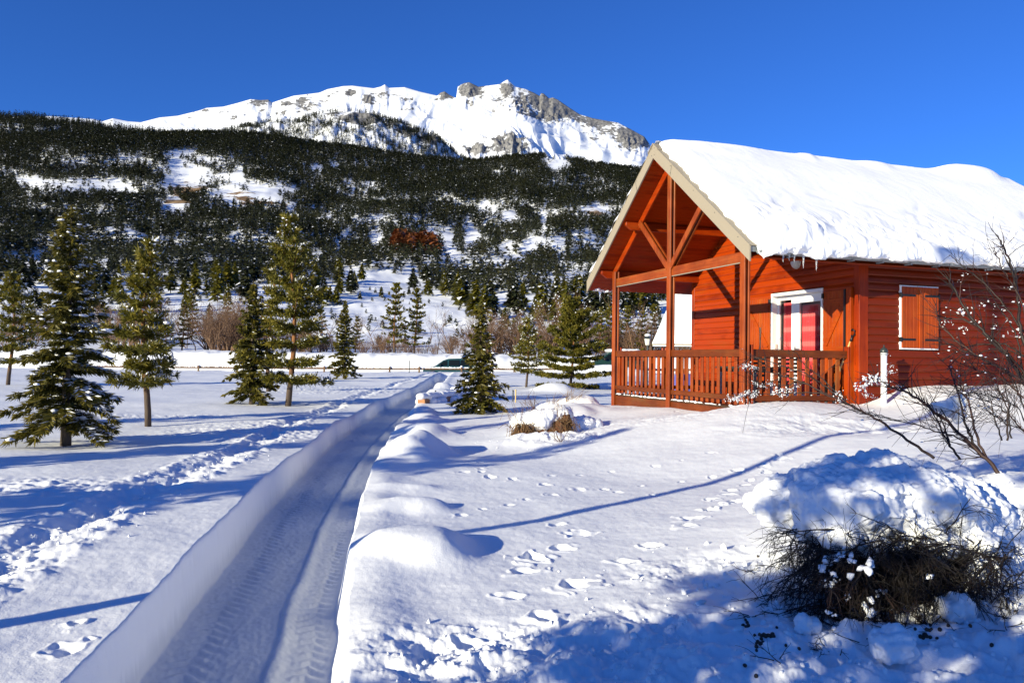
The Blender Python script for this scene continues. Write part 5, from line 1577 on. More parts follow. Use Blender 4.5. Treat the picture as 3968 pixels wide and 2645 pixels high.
def car(loc, rz, sc, label, paint, glass, snow):
    t = thing('parked_car', label, 'car', loc, rz); t.scale = (sc,) * 3
    prof = [(-2.15, 0.35), (-2.18, 0.62), (-2.05, 0.80), (-1.45, 0.93), (-1.12, 1.02), (-0.45, 1.50), (0.00, 1.655), (0.9, 1.69), (1.75, 1.62), (2.02, 1.42), (2.14, 1.00), (2.16, 0.60), (2.12, 0.35)]
    def half(x, z): return 0.90 - 0.02 * (z < 0.5) - 0.33 * max(0, z - 0.95) ** 1.1 - 0.10 * max(0, abs(x) - 1.7)
    n = len(prof); V, F = [], []
    for sy in (-1, 1): V += [(x, sy * half(x, z), z) for x, z in prof]
    F = [tuple(range(n))[::-1], tuple(range(n, 2 * n))] + [(i, (i + 1) % n, n + (i + 1) % n, n + i) for i in range(n)]
    mb = MB(); mb.add(V, F); mb.build('body', paint, t, 0.03)
    def side_panel(pts, name, m_, off):
        for sy in (-1, 1):
            mb = MB(); k = len(pts)
            V = [(x, sy * (half(x, z) + off), z) for x, z in pts] + [(x, sy * (half(x, z) - 0.01), z) for x, z in pts]
            mb.add(V, [tuple(range(k)), tuple(range(k, 2 * k))[::-1]] + [(i, (i + 1) % k, k + (i + 1) % k, k + i) for i in range(k)]); mb.build(name, m_, t)
    side_panel([(-0.92, 1.05), (-0.42, 1.43), (-0.10, 1.50), (-0.10, 1.05)], 'window', glass, 0.006)
    side_panel([(0.02, 1.05), (0.02, 1.52), (0.92, 1.55), (0.92, 1.05)], 'window', glass, 0.006)
    side_panel([(1.00, 1.05), (1.00, 1.55), (1.62, 1.51), (1.86, 1.38), (1.92, 1.08)], 'window', glass, 0.006)
    mb = MB(); mb.add([(-1.06, -0.72, 1.065), (-1.06, 0.72, 1.065), (-0.47, 0.62, 1.505), (-0.47, -0.62, 1.505)], [(0, 1, 2, 3)]); mb.build('windscreen', glass, t)
    for sy in (-1, 1):
        mb = MB(); mb.box((-0.80, sy * 0.88, 1.02), (-0.64, sy * 1.06, 1.17)); mb.build('mirror', M['black'], t, 0.02)
        mb = MB(); mb.box((-2.16, sy * 0.48, 0.66), (-1.98, sy * 0.80, 0.80)); mb.build('headlight', M['lampglass'], t, 0.02)
        for x in (-1.35, 1.35):
            mb = MB(); mb.tube([(x, sy * 0.72, 0.32), (x, sy * 0.905, 0.32)], 0.32, 20); w = mb.build('wheel', M['black'], t, 0.02)
            mb = MB(); mb.tube([(x, sy * 0.90, 0.32), (x, sy * 0.915, 0.32)], 0.20, 16); mb.build('rim', M['steel'], w)
    mb = MB(); mb.box((1.70, -0.60, 1.62), (2.06, 0.60, 1.66)); mb.build('spoiler', paint, t, 0.01)
    if snow:
        ts = Tris(); rg = np.random.default_rng(9)
        for _ in range(150): ts.blob((rg.uniform(-0.2, 1.85), rg.uniform(-0.52, 0.52), 1.70 + rg.normal(0, 0.01)), (0.28, 0.2, 0.12), rg, ICO1, 0.15)
        for _ in range(40): ts.blob((rg.uniform(-2.0, -1.1), rg.uniform(-0.7, 0.7), 0.93), (0.2, 0.2, 0.06), rg, ICO1, 0.15)
        ts.build('snow', M['snow_clump'], t, True)
    return t


M['teal'] = mat('teal car paint', (0.012, 0.062, 0.072), 0.35, 0.2)
M['green_paint'] = mat('dark green car paint', (0.02, 0.06, 0.05), 0.3, 0.2)
M['carglass'] = mat('car glass', (0.006, 0.010, 0.011), 0.25, 0, 0.25)
car((-5.35, 66.0, -1.66), 0.0, 1.0, 'teal people carrier passing behind the rail fence on the road', M['teal'], M['carglass'], False)
_p = at(2338 / S, 1395 / S, 57)
car((_p[0] + 0.6, 57.0, gz(_p[0], 57) - 0.05), math.radians(8), 1.05, 'dark green car with snow on its roof half hidden by the porch post', M['green_paint'], M['carglass'], True)

# the neighbouring chalet seen through the porch
_c = np.array([6.39, 35.0]); _a = math.atan2(-0.46, 0.89)
ch = thing('neighbour_chalet', 'neighbouring chalet under a thick white snow roof seen through the porch', 'chalet', (_c[0], _c[1], gz(7, 36)), _a)
zc = gz(7, 36)
E0, R0, DP = 0.86 - zc, 3.25 - zc, 3.4
mb = MB(); mb.prism([(0.0, E0), (DP, R0), (2 * DP, E0), (2 * DP, E0 - 0.12), (DP, R0 - 0.14), (0.0, E0 - 0.12)], 0, 0.0, 7.5); rf = mb.build('roof', M['barge'], ch)
n1, n2 = 30, 60
A, B = np.meshgrid(np.linspace(0, 1, n1), np.linspace(0, 1, n2), indexing='ij')
ed = np.sqrt(np.clip(1 - np.abs(2 * A - 1) ** 6, 0, 1)) * np.sqrt(np.clip(1 - np.abs(2 * B - 1) ** 14, 0, 1))
Vx = np.stack([0.02 + 7.46 * B, -0.10 + (DP - 0.15) * A, E0 - 0.06 + (R0 - E0) * A + (0.30 + 0.03 * fbm(A * 4, B * 9, 3, 500)) * ed], -1)
me = np_mesh('roof_snow', np.concatenate([Vx.reshape(-1, 3)]), grid_faces(n1, n2)[:, ::-1], [M['snow_roof']], smooth=True); link('roof_snow', me, ch)
ts = Tris(); rg = np.random.default_rng(501)
for _ in range(20): ts.blob((rg.uniform(0.0, 2.4), DP + rg.normal(0, 0.05), R0 + 0.06), (0.3, 0.12, 0.10), rg, ICO1, 0.2)
ts.build('ridge_snow', M['snow_roof'], ch, True)
mb = MB(); clad(mb, 0, 0, -1, -0.4, -0.4, lambda w: [(0, 1)])
mb = MB(); mb.box((1.6, 1.2, 0), (7.2, 5.6, E0 + 0.4)); mb.build('wall', M['wood_x'], ch)
mb = MB(); mb.box((0.02, 0.03, E0 - 0.17), (7.4, 0.12, E0 - 0.12)); mb.build('gutter', M['pvc'], ch)
for x in (0.35, 0.50, 1.9, 3.4, 4.9):
    mb = MB(); mb.box((x, 0.30, 0), (x + 0.08, 0.38, E0)); mb.build('post', M['wood_z'], ch, 0.005)
mb = MB(); mb.box((0.35, 0.31, 0.95), (5.0, 0.37, 1.05)); mb.build('top_rail', M['brown_x'], ch, 0.005)
for k in range(26):
    x = 0.45 + 0.18 * k
    mb = MB(); mb.box((x, 0.32, 0.12), (x + 0.08, 0.35, 0.96)); mb.build('baluster', M['wood_z'], ch)
_q = at(2650 / S, 1500 / S, 31)
t = thing('play_slide', 'blue plastic thing standing in snow beyond the porch slats', 'slide', (_q[0], 31, gz(_q[0], 31)), 0.3)
mb = MB(); mb.prism([(-0.5, 0), (0.5, 0), (0.42, 0.75), (0.1, 0.95), (-0.3, 0.9)], 1, -0.25, 0.25); mb.build('body', M['blue_plastic'], t, 0.06)
mb = MB(); mb.box((-0.25, -0.2, 0.9), (0.05, 0.2, 1.05)); mb.build('top', M['black'], t, 0.03)

# lantern on a post near the neighbouring chalet
_q = at(1487, 800, 30)
t = thing('lantern_post', 'small lantern on a dark post beside the neighbouring chalet', 'lamp', (_q[0], 30, gz(_q[0], 30)))
hz = at(1487, 793, 30)[2] - gz(_q[0], 30)
mb = MB(); mb.tube([(0, 0, -0.1), (0, 0, hz)], [0.045, 0.03], 10); mb.build('post', M['darkcap'], t)
mb = MB(); mb.lathe([(0.05, hz), (0.08, hz + 0.02), (0.12, hz + 0.26), (0.10, hz + 0.27)], (0, 0, 0), 6); mb.build('lantern', M['lampglass'], t)
mb = MB(); mb.lathe([(0.16, hz + 0.265), (0.13, hz + 0.30), (0.05, hz + 0.38), (0.01, hz + 0.40)], (0, 0, 0), 6); mb.build('cap', M['darkcap'], t)
ts = Tris(); ts.blob((0, 0, hz + 0.40), (0.12, 0.12, 0.06), rg, ICO2, 0.1); ts.build('snow', M['snow_clump'], t, True)

# the tall street lamp behind the camera whose thin shadow crosses the snow
t = thing('street_lamp', 'tall street lamp out of view whose thin shadow crosses the snow', 'lamp', (-4.75, 1.95, gz(-4.75, 1.95)))
mb = MB(); mb.tube([(0, 0, -0.3), (0, 0, 4.0), (0, 0, 7.6)], [0.075, 0.062, 0.050], 14); mb.build('pole', M['steel'], t, smooth=True)
mb = MB(); mb.lathe([(0.06, 7.55), (0.16, 7.6), (0.26, 7.9), (0.24, 7.95), (0.05, 8.05)], (0, 0, 0), 16); mb.build('lamp_head', M['darkcap'], t, smooth=True)

# squared logs poking out of the snow beside the path
def log(px, py, z, length, rz, label):
    p = on_plane(px, py, z)
    t = thing('log', label, 'log', (p[0], p[1], z - 0.02), rz)
    mb = MB(); n = 8
    mb.tube([(0, 0, 0.13), (0, length, 0.13)], 0.135, 8); mb.build('log', M['log_end'], t, 0.008)
    ts = Tris(); rg = np.random.default_rng(int(px))
    for u in np.linspace(0.06, length, 16): ts.blob((rg.normal(0, 0.03), u, 0.28), (0.15, 0.16, 0.11), rg, ICO2, 0.12)
    for u in np.linspace(0.2, length, 10): ts.blob((rg.choice([-1, 1]) * 0.16, u, 0.10), (0.12, 0.16, 0.14), rg, ICO2, 0.15)
    ts.build('snow_cap', M['snow_clump'], t, True)


log(967, 931, -1.37, 2.2, math.radians(-22), 'log under snow with its cut orange end facing the camera')
log(1030, 921, -1.37, 1.6, math.radians(-40), 'short log under snow with a dark end beside the small spruce, nearer of two')
log(1040, 911, -1.37, 1.6, math.radians(-40), 'short log under snow with a dark end beside the small spruce, farther of two')
_m = at(1000, 905, 27)
for px, py, hgt, m_, lab in [(1000, 915, 0.22, 'darkcap', 'short dark peg in the snow on the far side of the logs'), (1178, 922, 0.34, 'darkcap', 'dark thin stake in snow right of the small spruce'), (1184, 925, 0.38, 'handle_wood', 'pale thin stake in snow right of the small spruce'), (940, 852, 0.9, 'darkcap', 'thin dark snow pole at the road fence')]:
    p = on_plane(px, py, -1.36) if py > 860 else np.array([at(px, py, 59)[0], 59, 0])
    t = thing('stake', lab, 'stake', (p[0], p[1], gz(p[0], p[1])))
    mb = MB(); mb.tube([(0, 0, -0.1), (0.004, 0, hgt)], 0.020 if py > 860 else 0.035, 8); mb.build('rod', M[m_], t)
    mb = MB(); mb.lathe([(0.03, hgt), (0.03, hgt + 0.02), (0.01, hgt + 0.035)], (0, 0, 0), 8); mb.build('tip', M[m_], t)
_p = at(1130, 845, 50)
t = thing('marker_post', 'small orange marker post seen behind the small spruce', 'post', (_p[0], 50, gz(_p[0], 50)))
mb = MB(); mb.lathe([(0.07, 0), (0.07, 0.75)], (0, 0, 0), 12); mb.build('shaft', M['pvc'], t)
mb = MB(); mb.lathe([(0.10, 0.75), (0.10, 1.02), (0.06, 1.08)], (0, 0, 0), 12); mb.build('head', mat('orange plastic', (0.45, 0.06, 0.01), 0.5), t)

# earth hummocks with dry grass left of the porch
def merged(ts, voxel):
    """The blobs of ts melted into one lump."""
    o = ts.build('lump', M['snow_clump'])
    md = o.modifiers.new('r', 'REMESH'); md.mode = 'VOXEL'; md.voxel_size = voxel
    dg = bpy.context.evaluated_depsgraph_get()
    me = bpy.data.meshes.new_from_object(o.evaluated_get(dg))
    V = np.empty(len(me.vertices) * 3, np.float32); me.vertices.foreach_get('co', V); V = V.reshape(-1, 3).astype(float)
    nrm = np.empty(len(me.vertices) * 3, np.float32); me.vertices.foreach_get('normal', nrm); nrm = nrm.reshape(-1, 3).astype(float)
    me0 = o.data; bpy.data.objects.remove(o); bpy.data.meshes.remove(me0)
    return me, V, nrm


def fbm3(V, s, octv, seed):
    return (fbm(V[:, 0] * s, V[:, 1] * s, octv, seed) + fbm(V[:, 1] * s + 3, V[:, 2] * s, octv, seed + 5) + fbm(V[:, 2] * s, V[:, 0] * s - 2, octv, seed + 9)) / 2


def snow_lump(name, blobs, voxel, seed, parent, a1, s1, a2, s2, m_='snow_clump'):
    ts = Tris(); rg = np.random.default_rng(seed)
    for c, r in blobs: ts.blob(c, r, rg, ICO3, 0.10)
    me, V, nrm = merged(ts, voxel)
    V = V + nrm * (a1 * fbm3(V, s1, 3, seed) + a2 * fbm3(V, s2, 3, seed + 40))[:, None]
    me.vertices.foreach_set('co', V.astype(np.float32).ravel()); me.polygons.foreach_set('use_smooth', np.ones(len(me.polygons), bool)); me.update()
    me.name = name; me.materials.clear(); me.materials.append(M[m_])
    return link(name, me, parent)


hx, hy = 0.62, 13.0
hum = thing('grass_hummock', 'bank of red brown earth and dry grass poking out of snow left of the porch', 'hummock', (hx, hy, gz(hx, hy)))
snow_lump('soil', [((-0.40, -0.10, -0.02), (0.20, 0.16, 0.10)), ((0.20, -0.10, 0.02), (0.20, 0.14, 0.20)), ((0.02, -0.05, 0.0), (0.20, 0.16, 0.12)), ((0.30, -0.02, 0.14), (0.11, 0.13, 0.20))], 0.02, 510, hum, 0.045, 9, 0.03, 30, 'soil')
snow_lump('snow_cap', [((-0.10, 0.02, 0.20), (0.24, 0.30, 0.19)), ((-0.36, 0.16, 0.16), (0.26, 0.32, 0.16)), ((0.04, 0.06, 0.22), (0.20, 0.26, 0.20)), ((0.20, 0.22, 0.30), (0.26, 0.26, 0.16)), ((0.50, 0.50, 0.10), (0.5, 0.45, 0.16)), ((-0.1, 0.6, 0.12), (0.55, 0.42, 0.17)), ((0.30, 0.22, 0.32), (0.14, 0.14, 0.12)), ((0.42, 0.18, 0.05), (0.16, 0.2, 0.2))], 0.025, 511, hum, 0.035, 5, 0.02, 16)
ts = Tris(); rg = np.random.default_rng(512)
for _ in range(620):
    c = np.array([rg.choice([-0.46, 0.28, 0.12, -0.30], p=[.3, .40, .15, .15]) + rg.normal(0, 0.09), rg.uniform(-0.24, -0.06), rg.uniform(-0.02, 0.16)])
    if c[0] > 0.15: c[2] += rg.uniform(0, 0.14)
    d = unit(np.array([rg.normal(0.0, 0.5), rg.normal(-0.5, 0.3), rg.normal(-0.1, 0.55)])); l_ = rg.uniform(0.05, 0.16)
    tube3(ts, [c, c + d * l_ * 0.5, c + d * l_ + [rg.normal(0, 0.02), rg.normal(0, 0.02), -0.05]], [0.006, 0.005, 0.002], rg.random() * 0.6)
for _ in range(46):
    c = np.array([rg.choice([-0.5, 0.25, 0.0]) + rg.normal(0, 0.10), rg.uniform(-0.2, 0.05), 0.2])
    d = unit(np.array([rg.normal(-0.2, 0.45), rg.normal(-0.1, 0.3), 1.0])); l_ = rg.uniform(0.15, 0.5)
    tube3(ts, [c, c + d * l_ * 0.5, c + d * l_ + [rg.normal(0, 0.04), rg.normal(0, 0.04), -0.05 * l_]], [0.0035, 0.003, 0.0015], rg.random())
ts.build('dry_grass', M['drygrass'], hum)
q = cab(-5.55, -0.75)
t = thing('dry_grass_tuft', 'tuft of bent dry stems on a snow mound at the porch corner', 'grass', (q[0], q[1], gz(q[0], q[1])))
snow_lump('snow_mound', [((0, 0, 0.0), (0.55, 0.42, 0.26)), ((0.25, 0.1, 0.02), (0.32, 0.3, 0.24)), ((-0.5, 0.1, -0.02), (0.5, 0.4, 0.16))], 0.04, 513, t, 0.02, 4, 0.006, 14)
ts = Tris()
for _ in range(42):
    c = np.array([rg.normal(-0.22, 0.12), rg.uniform(-0.35, -0.1), 0.12]); a = rg.normal(0.6, 0.5); l_ = rg.uniform(0.25, 0.75)
    P_ = [c + np.array([math.sin(a) * l_ * s, 0.1 * s, l_ * (math.cos(a) * s - 0.25 * s * s)]) for s in np.linspace(0, 1, 6)]
    tube3(ts, P_, np.linspace(0.005, 0.0015, 6), rg.random())
ts.build('stems', M['drygrass'], t)
for k, (px, py, hh, lab) in enumerate([(1228, 985, 0.75, 'few bare stems leaning over the hummock, leftmost sprig'), (1262, 985, 0.55, 'thin dry sprig standing in snow beside the hummock'), (1283, 1003, 0.35, 'short dark sprig right of the earth hummock'), (1228, 945, 0.5, 'sprig of dry stems behind the hummock')]):
    p = on_plane(px, py, -1.25)
    for _ in range(3): p = on_plane(px, py, gz(p[0], p[1]))
    t = thing('dry_sprig', lab, 'plant', (p[0], p[1], gz(p[0], p[1])))
    ts = Tris(); rg = np.random.default_rng(520 + k)
    for _ in range(7): branching(ts, rg, (rg.normal(0, 0.03), rg.normal(0, 0.03), 0), (rg.normal(-0.25, 0.4), rg.normal(0, 0.2), 1), hh * rg.uniform(0.5, 1.0), 0.006, 1, 0.4, 0.0, 0.4)
    ts.build('stems', M['twig_brown'], t)

# ---------------------------------------------------------------- the snow laden bush in the near corner
bush = thing('snowy_bush', 'dark twiggy bush bent under a heavy cap of snow in the near corner', 'bush', (1.91, 3.85, -1.24))
rg = np.random.default_rng(600)
caps = [((0.0, 0.30, 0.66), (0.42, 0.28, 0.15)), ((-0.26, 0.22, 0.58), (0.20, 0.24, 0.19)), ((0.28, 0.32, 0.64), (0.34, 0.28, 0.17)), ((0.52, 0.35, 0.54), (0.24, 0.28, 0.22)), ((-0.05, 0.12, 0.56), (0.26, 0.18, 0.13)), ((0.25, 0.62, 0.64), (0.5, 0.36, 0.18)),
        ((-0.36, 0.30, 0.46), (0.14, 0.18, 0.17)), ((0.18, 0.08, 0.46), (0.14, 0.12, 0.13)), ((0.56, 0.18, 0.42), (0.13, 0.14, 0.17)), ((-0.22, 0.08, 0.46), (0.15, 0.11, 0.12)), ((0.78, 0.60, 0.46), (0.3, 0.36, 0.28)), ((0.05, 0.85, 0.46), (0.6, 0.35, 0.26)), ((0.62, 0.10, 0.30), (0.09, 0.10, 0.15)), ((0.72, 0.30, 0.3), (0.16, 0.2, 0.28))]
for _ in range(26):
    a = rg.uniform(-0.44, 0.66); caps.append(((a, rg.uniform(0.0, 0.45), rg.uniform(0.40, 0.66) - 0.10 * abs(a)), rg.uniform(0.06, 0.12)))
caps += [((0.98, 0.55, 0.30), (0.34, 0.36, 0.22)), ((1.25, 0.85, 0.28), (0.40, 0.40, 0.24)), ((0.85, 0.85, 0.40), (0.4, 0.35, 0.2))]
caps = [(np.array(c) * [0.86 if c[0] > 0 else 0.68, 1, 1] + [0.0, 0.02, -0.075], np.array(r) * np.ones(3) * [0.86, 1, 0.80]) for c, r in caps]
snow_lump('snow_cap', caps, 0.011, 601, bush, 0.040, 5.0, 0.020, 26)
ts = Tris()
def wild(o, d, length, rad, depth, t):
    """A crooked twig that sags under its load and forks."""
    n = 5; pts = [np.array(o, float)]; d = unit(np.array(d, float))
    for i in range(n):
        d = unit(d + rg.normal(0, 0.16, 3) + np.array([0, 0, -0.10])); q = pts[-1] + d * length / n
        pts.append(np.array([q[0], q[1], max(q[2], 0.004)]))
    tube3(ts, pts, np.linspace(rad, max(rad * 0.45, 0.0007), n + 1), float(np.clip(t + rg.normal(0, 0.1), 0, 1)))
    if depth:
        for _ in range(int(rg.integers(3, 6))):
            i = int(rg.integers(1, n)); wild(pts[i], d + rg.normal(0, 0.55, 3), length * rg.uniform(0.35, 0.65), rad * 0.55, depth - 1, t)
for i in range(330):
    u = -0.42 + 0.92 * rg.beta(1.3, 1.1)
    wild((u + 0.06, rg.uniform(-0.10, 0.35), rg.uniform(0.08, 0.42) - 0.10 * abs(u)), (rg.normal(-0.62, 0.40), rg.normal(-0.45, 0.35), rg.normal(-0.12, 0.35)), rg.uniform(0.16, 0.40), rg.uniform(0.0028, 0.0062), 2, rg.uniform(0.05, 0.45) + (0.25 if u < -0.2 else 0))
for i in range(430):  # backing of near-black twigs, added to darken the hollow like shade
    u = rg.uniform(-0.44, 0.56)
    wild((u, rg.uniform(-0.16, 0.36), rg.uniform(0.03, 0.38)), rg.normal(0, 1, 3), rg.uniform(0.15, 0.3), 0.003, 2, rg.uniform(0.0, 0.25))
ts.build('twigs', M['twig_dark'], bush)
ts = Tris()
for _ in range(26):
    c = np.array((rg.uniform(-0.45, 0.5), rg.uniform(-0.26, 0.0), rg.uniform(0.04, 0.34))); s_ = rg.uniform(0.008, 0.026)
    for _k in range(6): ts.blob(c + rg.normal(0, 1, 3) * s_ * np.array([1.2, 0.8, 0.9]), rg.uniform(0.5, 0.9) * s_, rg, ICO1, 0.5)
ts.build('snow_clump', M['snow_clump'], bush, True)
for k, (x, y, r, lab) in enumerate([(1.66, 3.34, 0.085, 'round ball of snow in front of the dark bush'), (2.12, 3.66, 0.075, 'upright lump of snow at the right foot of the dark bush'), (2.36, 3.9, 0.065, 'lump of snow by the right end of the dark bush, uppermost'), (1.40, 3.62, 0.05, 'small ball of snow at the left foot of the dark bush')]):
    t = thing('snowball', lab, 'snow lump', (x, y, gz(x, y)))
    snow_lump('lump', [(np.array((0, 0, r * 0.5)), np.array((r * 1.1, r, r))), (np.array((r * 0.5, 0.02, r * 0.3)), np.array((r * 0.8, r * 0.8, r * 0.7))), (np.array((-r * 0.4, 0.02, r * 0.8)), np.array((r * 0.6, r * 0.6, r * 0.5)))], 0.008, 610 + k, t, 0.022, 14, 0.013, 34)


# ---------------------------------------------------------------- bare branches on the right
def spline(pts, n):
    P = np.array(pts, float); k = len(P); out = []
    for i in range(k - 1):
        p0, p1, p2, p3 = P[max(i - 1, 0)], P[i], P[i + 1], P[min(i + 2, k - 1)]
        for t in np.linspace(0, 1, n, endpoint=False):
            out.append(0.5 * ((2 * p1) + (-p0 + p2) * t + (2 * p0 - 5 * p1 + 4 * p2 - p3) * t * t + (-p0 + 3 * p1 - 3 * p2 + p3) * t ** 3))
    out.append(P[-1]); return np.array(out)


def shrub(name, label, base, limbs, seed, twigs, frosts, mname='twig_dark'):
    """limbs: (px, py, depth) stations along each limb, and its thickness at the foot."""
    rg = np.random.default_rng(seed)
    o = np.array(base); t = thing(name, label, 'shrub', tuple(o))
    ts, fr = Tris(), Tris(); lines = []
    for st, rad in limbs:
        P_ = spline([at(a, b, d) - o for a, b, d in st], 6)
        P_ += rg.normal(0, 0.004, P_.shape)
        tube3(ts, P_, np.linspace(rad, rad * 0.35, len(P_)), rg.uniform(0.15, 0.75), 5); lines.append((P_, rad))
        for _ in range(int(twigs * len(P_))):
            k = int(rg.integers(len(P_) // 4, len(P_) - 1)); d = unit(P_[k + 1] - P_[k]); d2 = unit(d + rg.normal(0, 0.55, 3) + [0, 0, 0.15]); l_ = rg.uniform(0.05, 0.34)
            q = [P_[k]]
            for s in range(4): d2 = unit(d2 + rg.normal(0, 0.16, 3)); q.append(q[-1] + d2 * l_ / 4)
            tube3(ts, q, np.linspace(max(0.0018, rad * 0.3), 0.0012, 5), rg.uniform(0.1, 1.0))
            if rg.random() < 0.14: fr.blob(q[-1], rg.uniform(0.003, 0.009) * np.array([1.5, 1, 0.8]), rg, ICO1, 0.4)
            if rg.random() < 0.6:
                d3 = unit(d2 + rg.normal(0, 0.7, 3)); tube3(ts, [q[2], q[2] + d3 * l_ * 0.5], [0.0018, 0.001], rg.uniform(0.1, 1.0))
    for a, b, d, s, n in frosts:
        c = at(a, b, d) - o
        k_ = int(n * (0.6 if seed == 720 else 2.2))
        if k_ and s > 0:
            q = c + rg.normal(0, 1, (k_, 3)) * np.array([s * 0.9, s * 0.7, s * 0.5]); ln = rg.uniform(0.25, 0.85, k_) * s
            blades(fr, q, rg.normal(0, 1, (k_, 3)), ln, ln * rg.uniform(0.35, 0.8, k_), rg, rg.uniform(0, 1, k_))
        for _ in range(0 if seed == 720 else n // 9): fr.blob(c + rg.normal(0, 1, 3) * np.array([s * 0.7, s * 0.5, s * 0.4]), rg.uniform(0.15, 0.32) * s * np.array([rg.uniform(0.6, 1.8), 0.8, rg.uniform(0.5, 1.3)]), rg, ICO1, 0.6)
    ts.build('branches', M[mname], t); fr.build('frost', M['frost'], t, False)
    return t


shrub('bare_shrub', 'bare dark stems rising from the snow mound behind the snowy bush', (3.1, 4.65, -0.80),
      [([(2372, 1215, 4.4), (2290, 1080, 4.6), (2240, 1030, 4.7), (2160, 955, 4.9), (2085, 903, 5.1), (2045, 885, 5.2), (2010, 868, 5.3)], 0.014),
       ([(2262, 1050, 4.7), (2232, 1010, 4.75), (2214, 958, 4.8), (2196, 890, 4.9), (2180, 838, 5.0)], 0.010), ([(2262, 1050, 4.7), (2240, 985, 4.75), (2225, 930, 4.8), (2204, 880, 4.85), (2190, 845, 4.9)], 0.009),
       ([(2205, 1055, 4.7), (2172, 1005, 4.8), (2150, 960, 4.9), (2118, 912, 5.0)], 0.008), ([(2180, 1020, 4.75), (2168, 975, 4.85), (2132, 905, 5.0)], 0.006),
       ([(2240, 1032, 4.7), (2190, 1000, 4.7), (2125, 982, 4.75), (2060, 965, 4.8), (1995, 945, 4.9)], 0.006),
       ([(2300, 1010, 5.0), (2285, 960, 5.0), (2275, 918, 5.05)], 0.006), ([(2312, 1010, 5.0), (2312, 940, 5.05), (2290, 880, 5.1)], 0.007), ([(2322, 1005, 5.0), (2318, 930, 5.0), (2308, 890, 5.0)], 0.006)],
      700, 1.1, [(1975, 890, 5.3, 0.030, 26), (2005, 872, 5.3, 0.038, 30), (2030, 880, 5.25, 0.030, 20), (2060, 890, 5.2, 0.022, 14), (1990, 905, 5.3, 0.022, 12), (2046, 855, 5.25, 0.020, 12), (2045, 838, 5.25, 0.018, 10), (2036, 815, 5.25, 0.012, 8), (2070, 905, 5.2, 0.018, 10), (2010, 912, 5.2, 0.016, 8)])
shrub('bare_shrub', 'long low bare branch with frosted tips reaching left before the porch', (2.62, 4.85, -0.98),
      [([(2146, 1050, 4.9), (2085, 1008, 5.0), (2010, 960, 5.2), (1955, 932, 5.3), (1900, 905, 5.5), (1850, 880, 5.6), (1800, 862, 5.7), (1755, 850, 5.8)], 0.010),
       ([(1960, 935, 5.3), (1900, 890, 5.45), (1850, 858, 5.5), (1800, 842, 5.6), (1735, 800 + 20, 5.7), (1700, 838, 5.75)], 0.006), ([(1950, 930, 5.3), (1890, 872, 5.4), (1850, 838, 5.5), (1822, 805, 5.6)], 0.005),
       ([(1900, 905, 5.5), (1840, 900, 5.6), (1780, 905, 5.7), (1720, 905, 5.75), (1670, 912, 5.8)], 0.005), ([(1850, 880, 5.6), (1790, 885, 5.7), (1740, 895, 5.7), (1705, 915, 5.7)], 0.004), ([(1790, 870, 5.65), (1745, 880, 5.7), (1720, 845, 5.7)], 0.003)],
      710, 0.55, [(1712, 840, 5.75, 0.028, 22), (1728, 845, 5.75, 0.020, 12), (1738, 850, 5.7, 0.016, 8), (1695, 912, 5.75, 0.030, 26), (1715, 905, 5.75, 0.032, 28), (1735, 903, 5.7, 0.022, 14), (1675, 915, 5.8, 0.020, 12), (1748, 885, 5.7, 0.020, 12), (1770, 882, 5.7, 0.022, 14), (1786, 898, 5.7, 0.030, 24), (1810, 895, 5.65, 0.026, 18), (1800, 908, 5.65, 0.022, 12), (1832, 885, 5.6, 0.018, 8), (1818, 850, 5.6, 0.012, 7), (1826, 865, 5.55, 0.012, 7), (1733, 880, 5.7, 0.016, 9), (1926, 905, 5.3, 0.020, 12), (1930, 918, 5.3, 0.022, 12), (1718, 925, 5.7, 0.014, 8)])
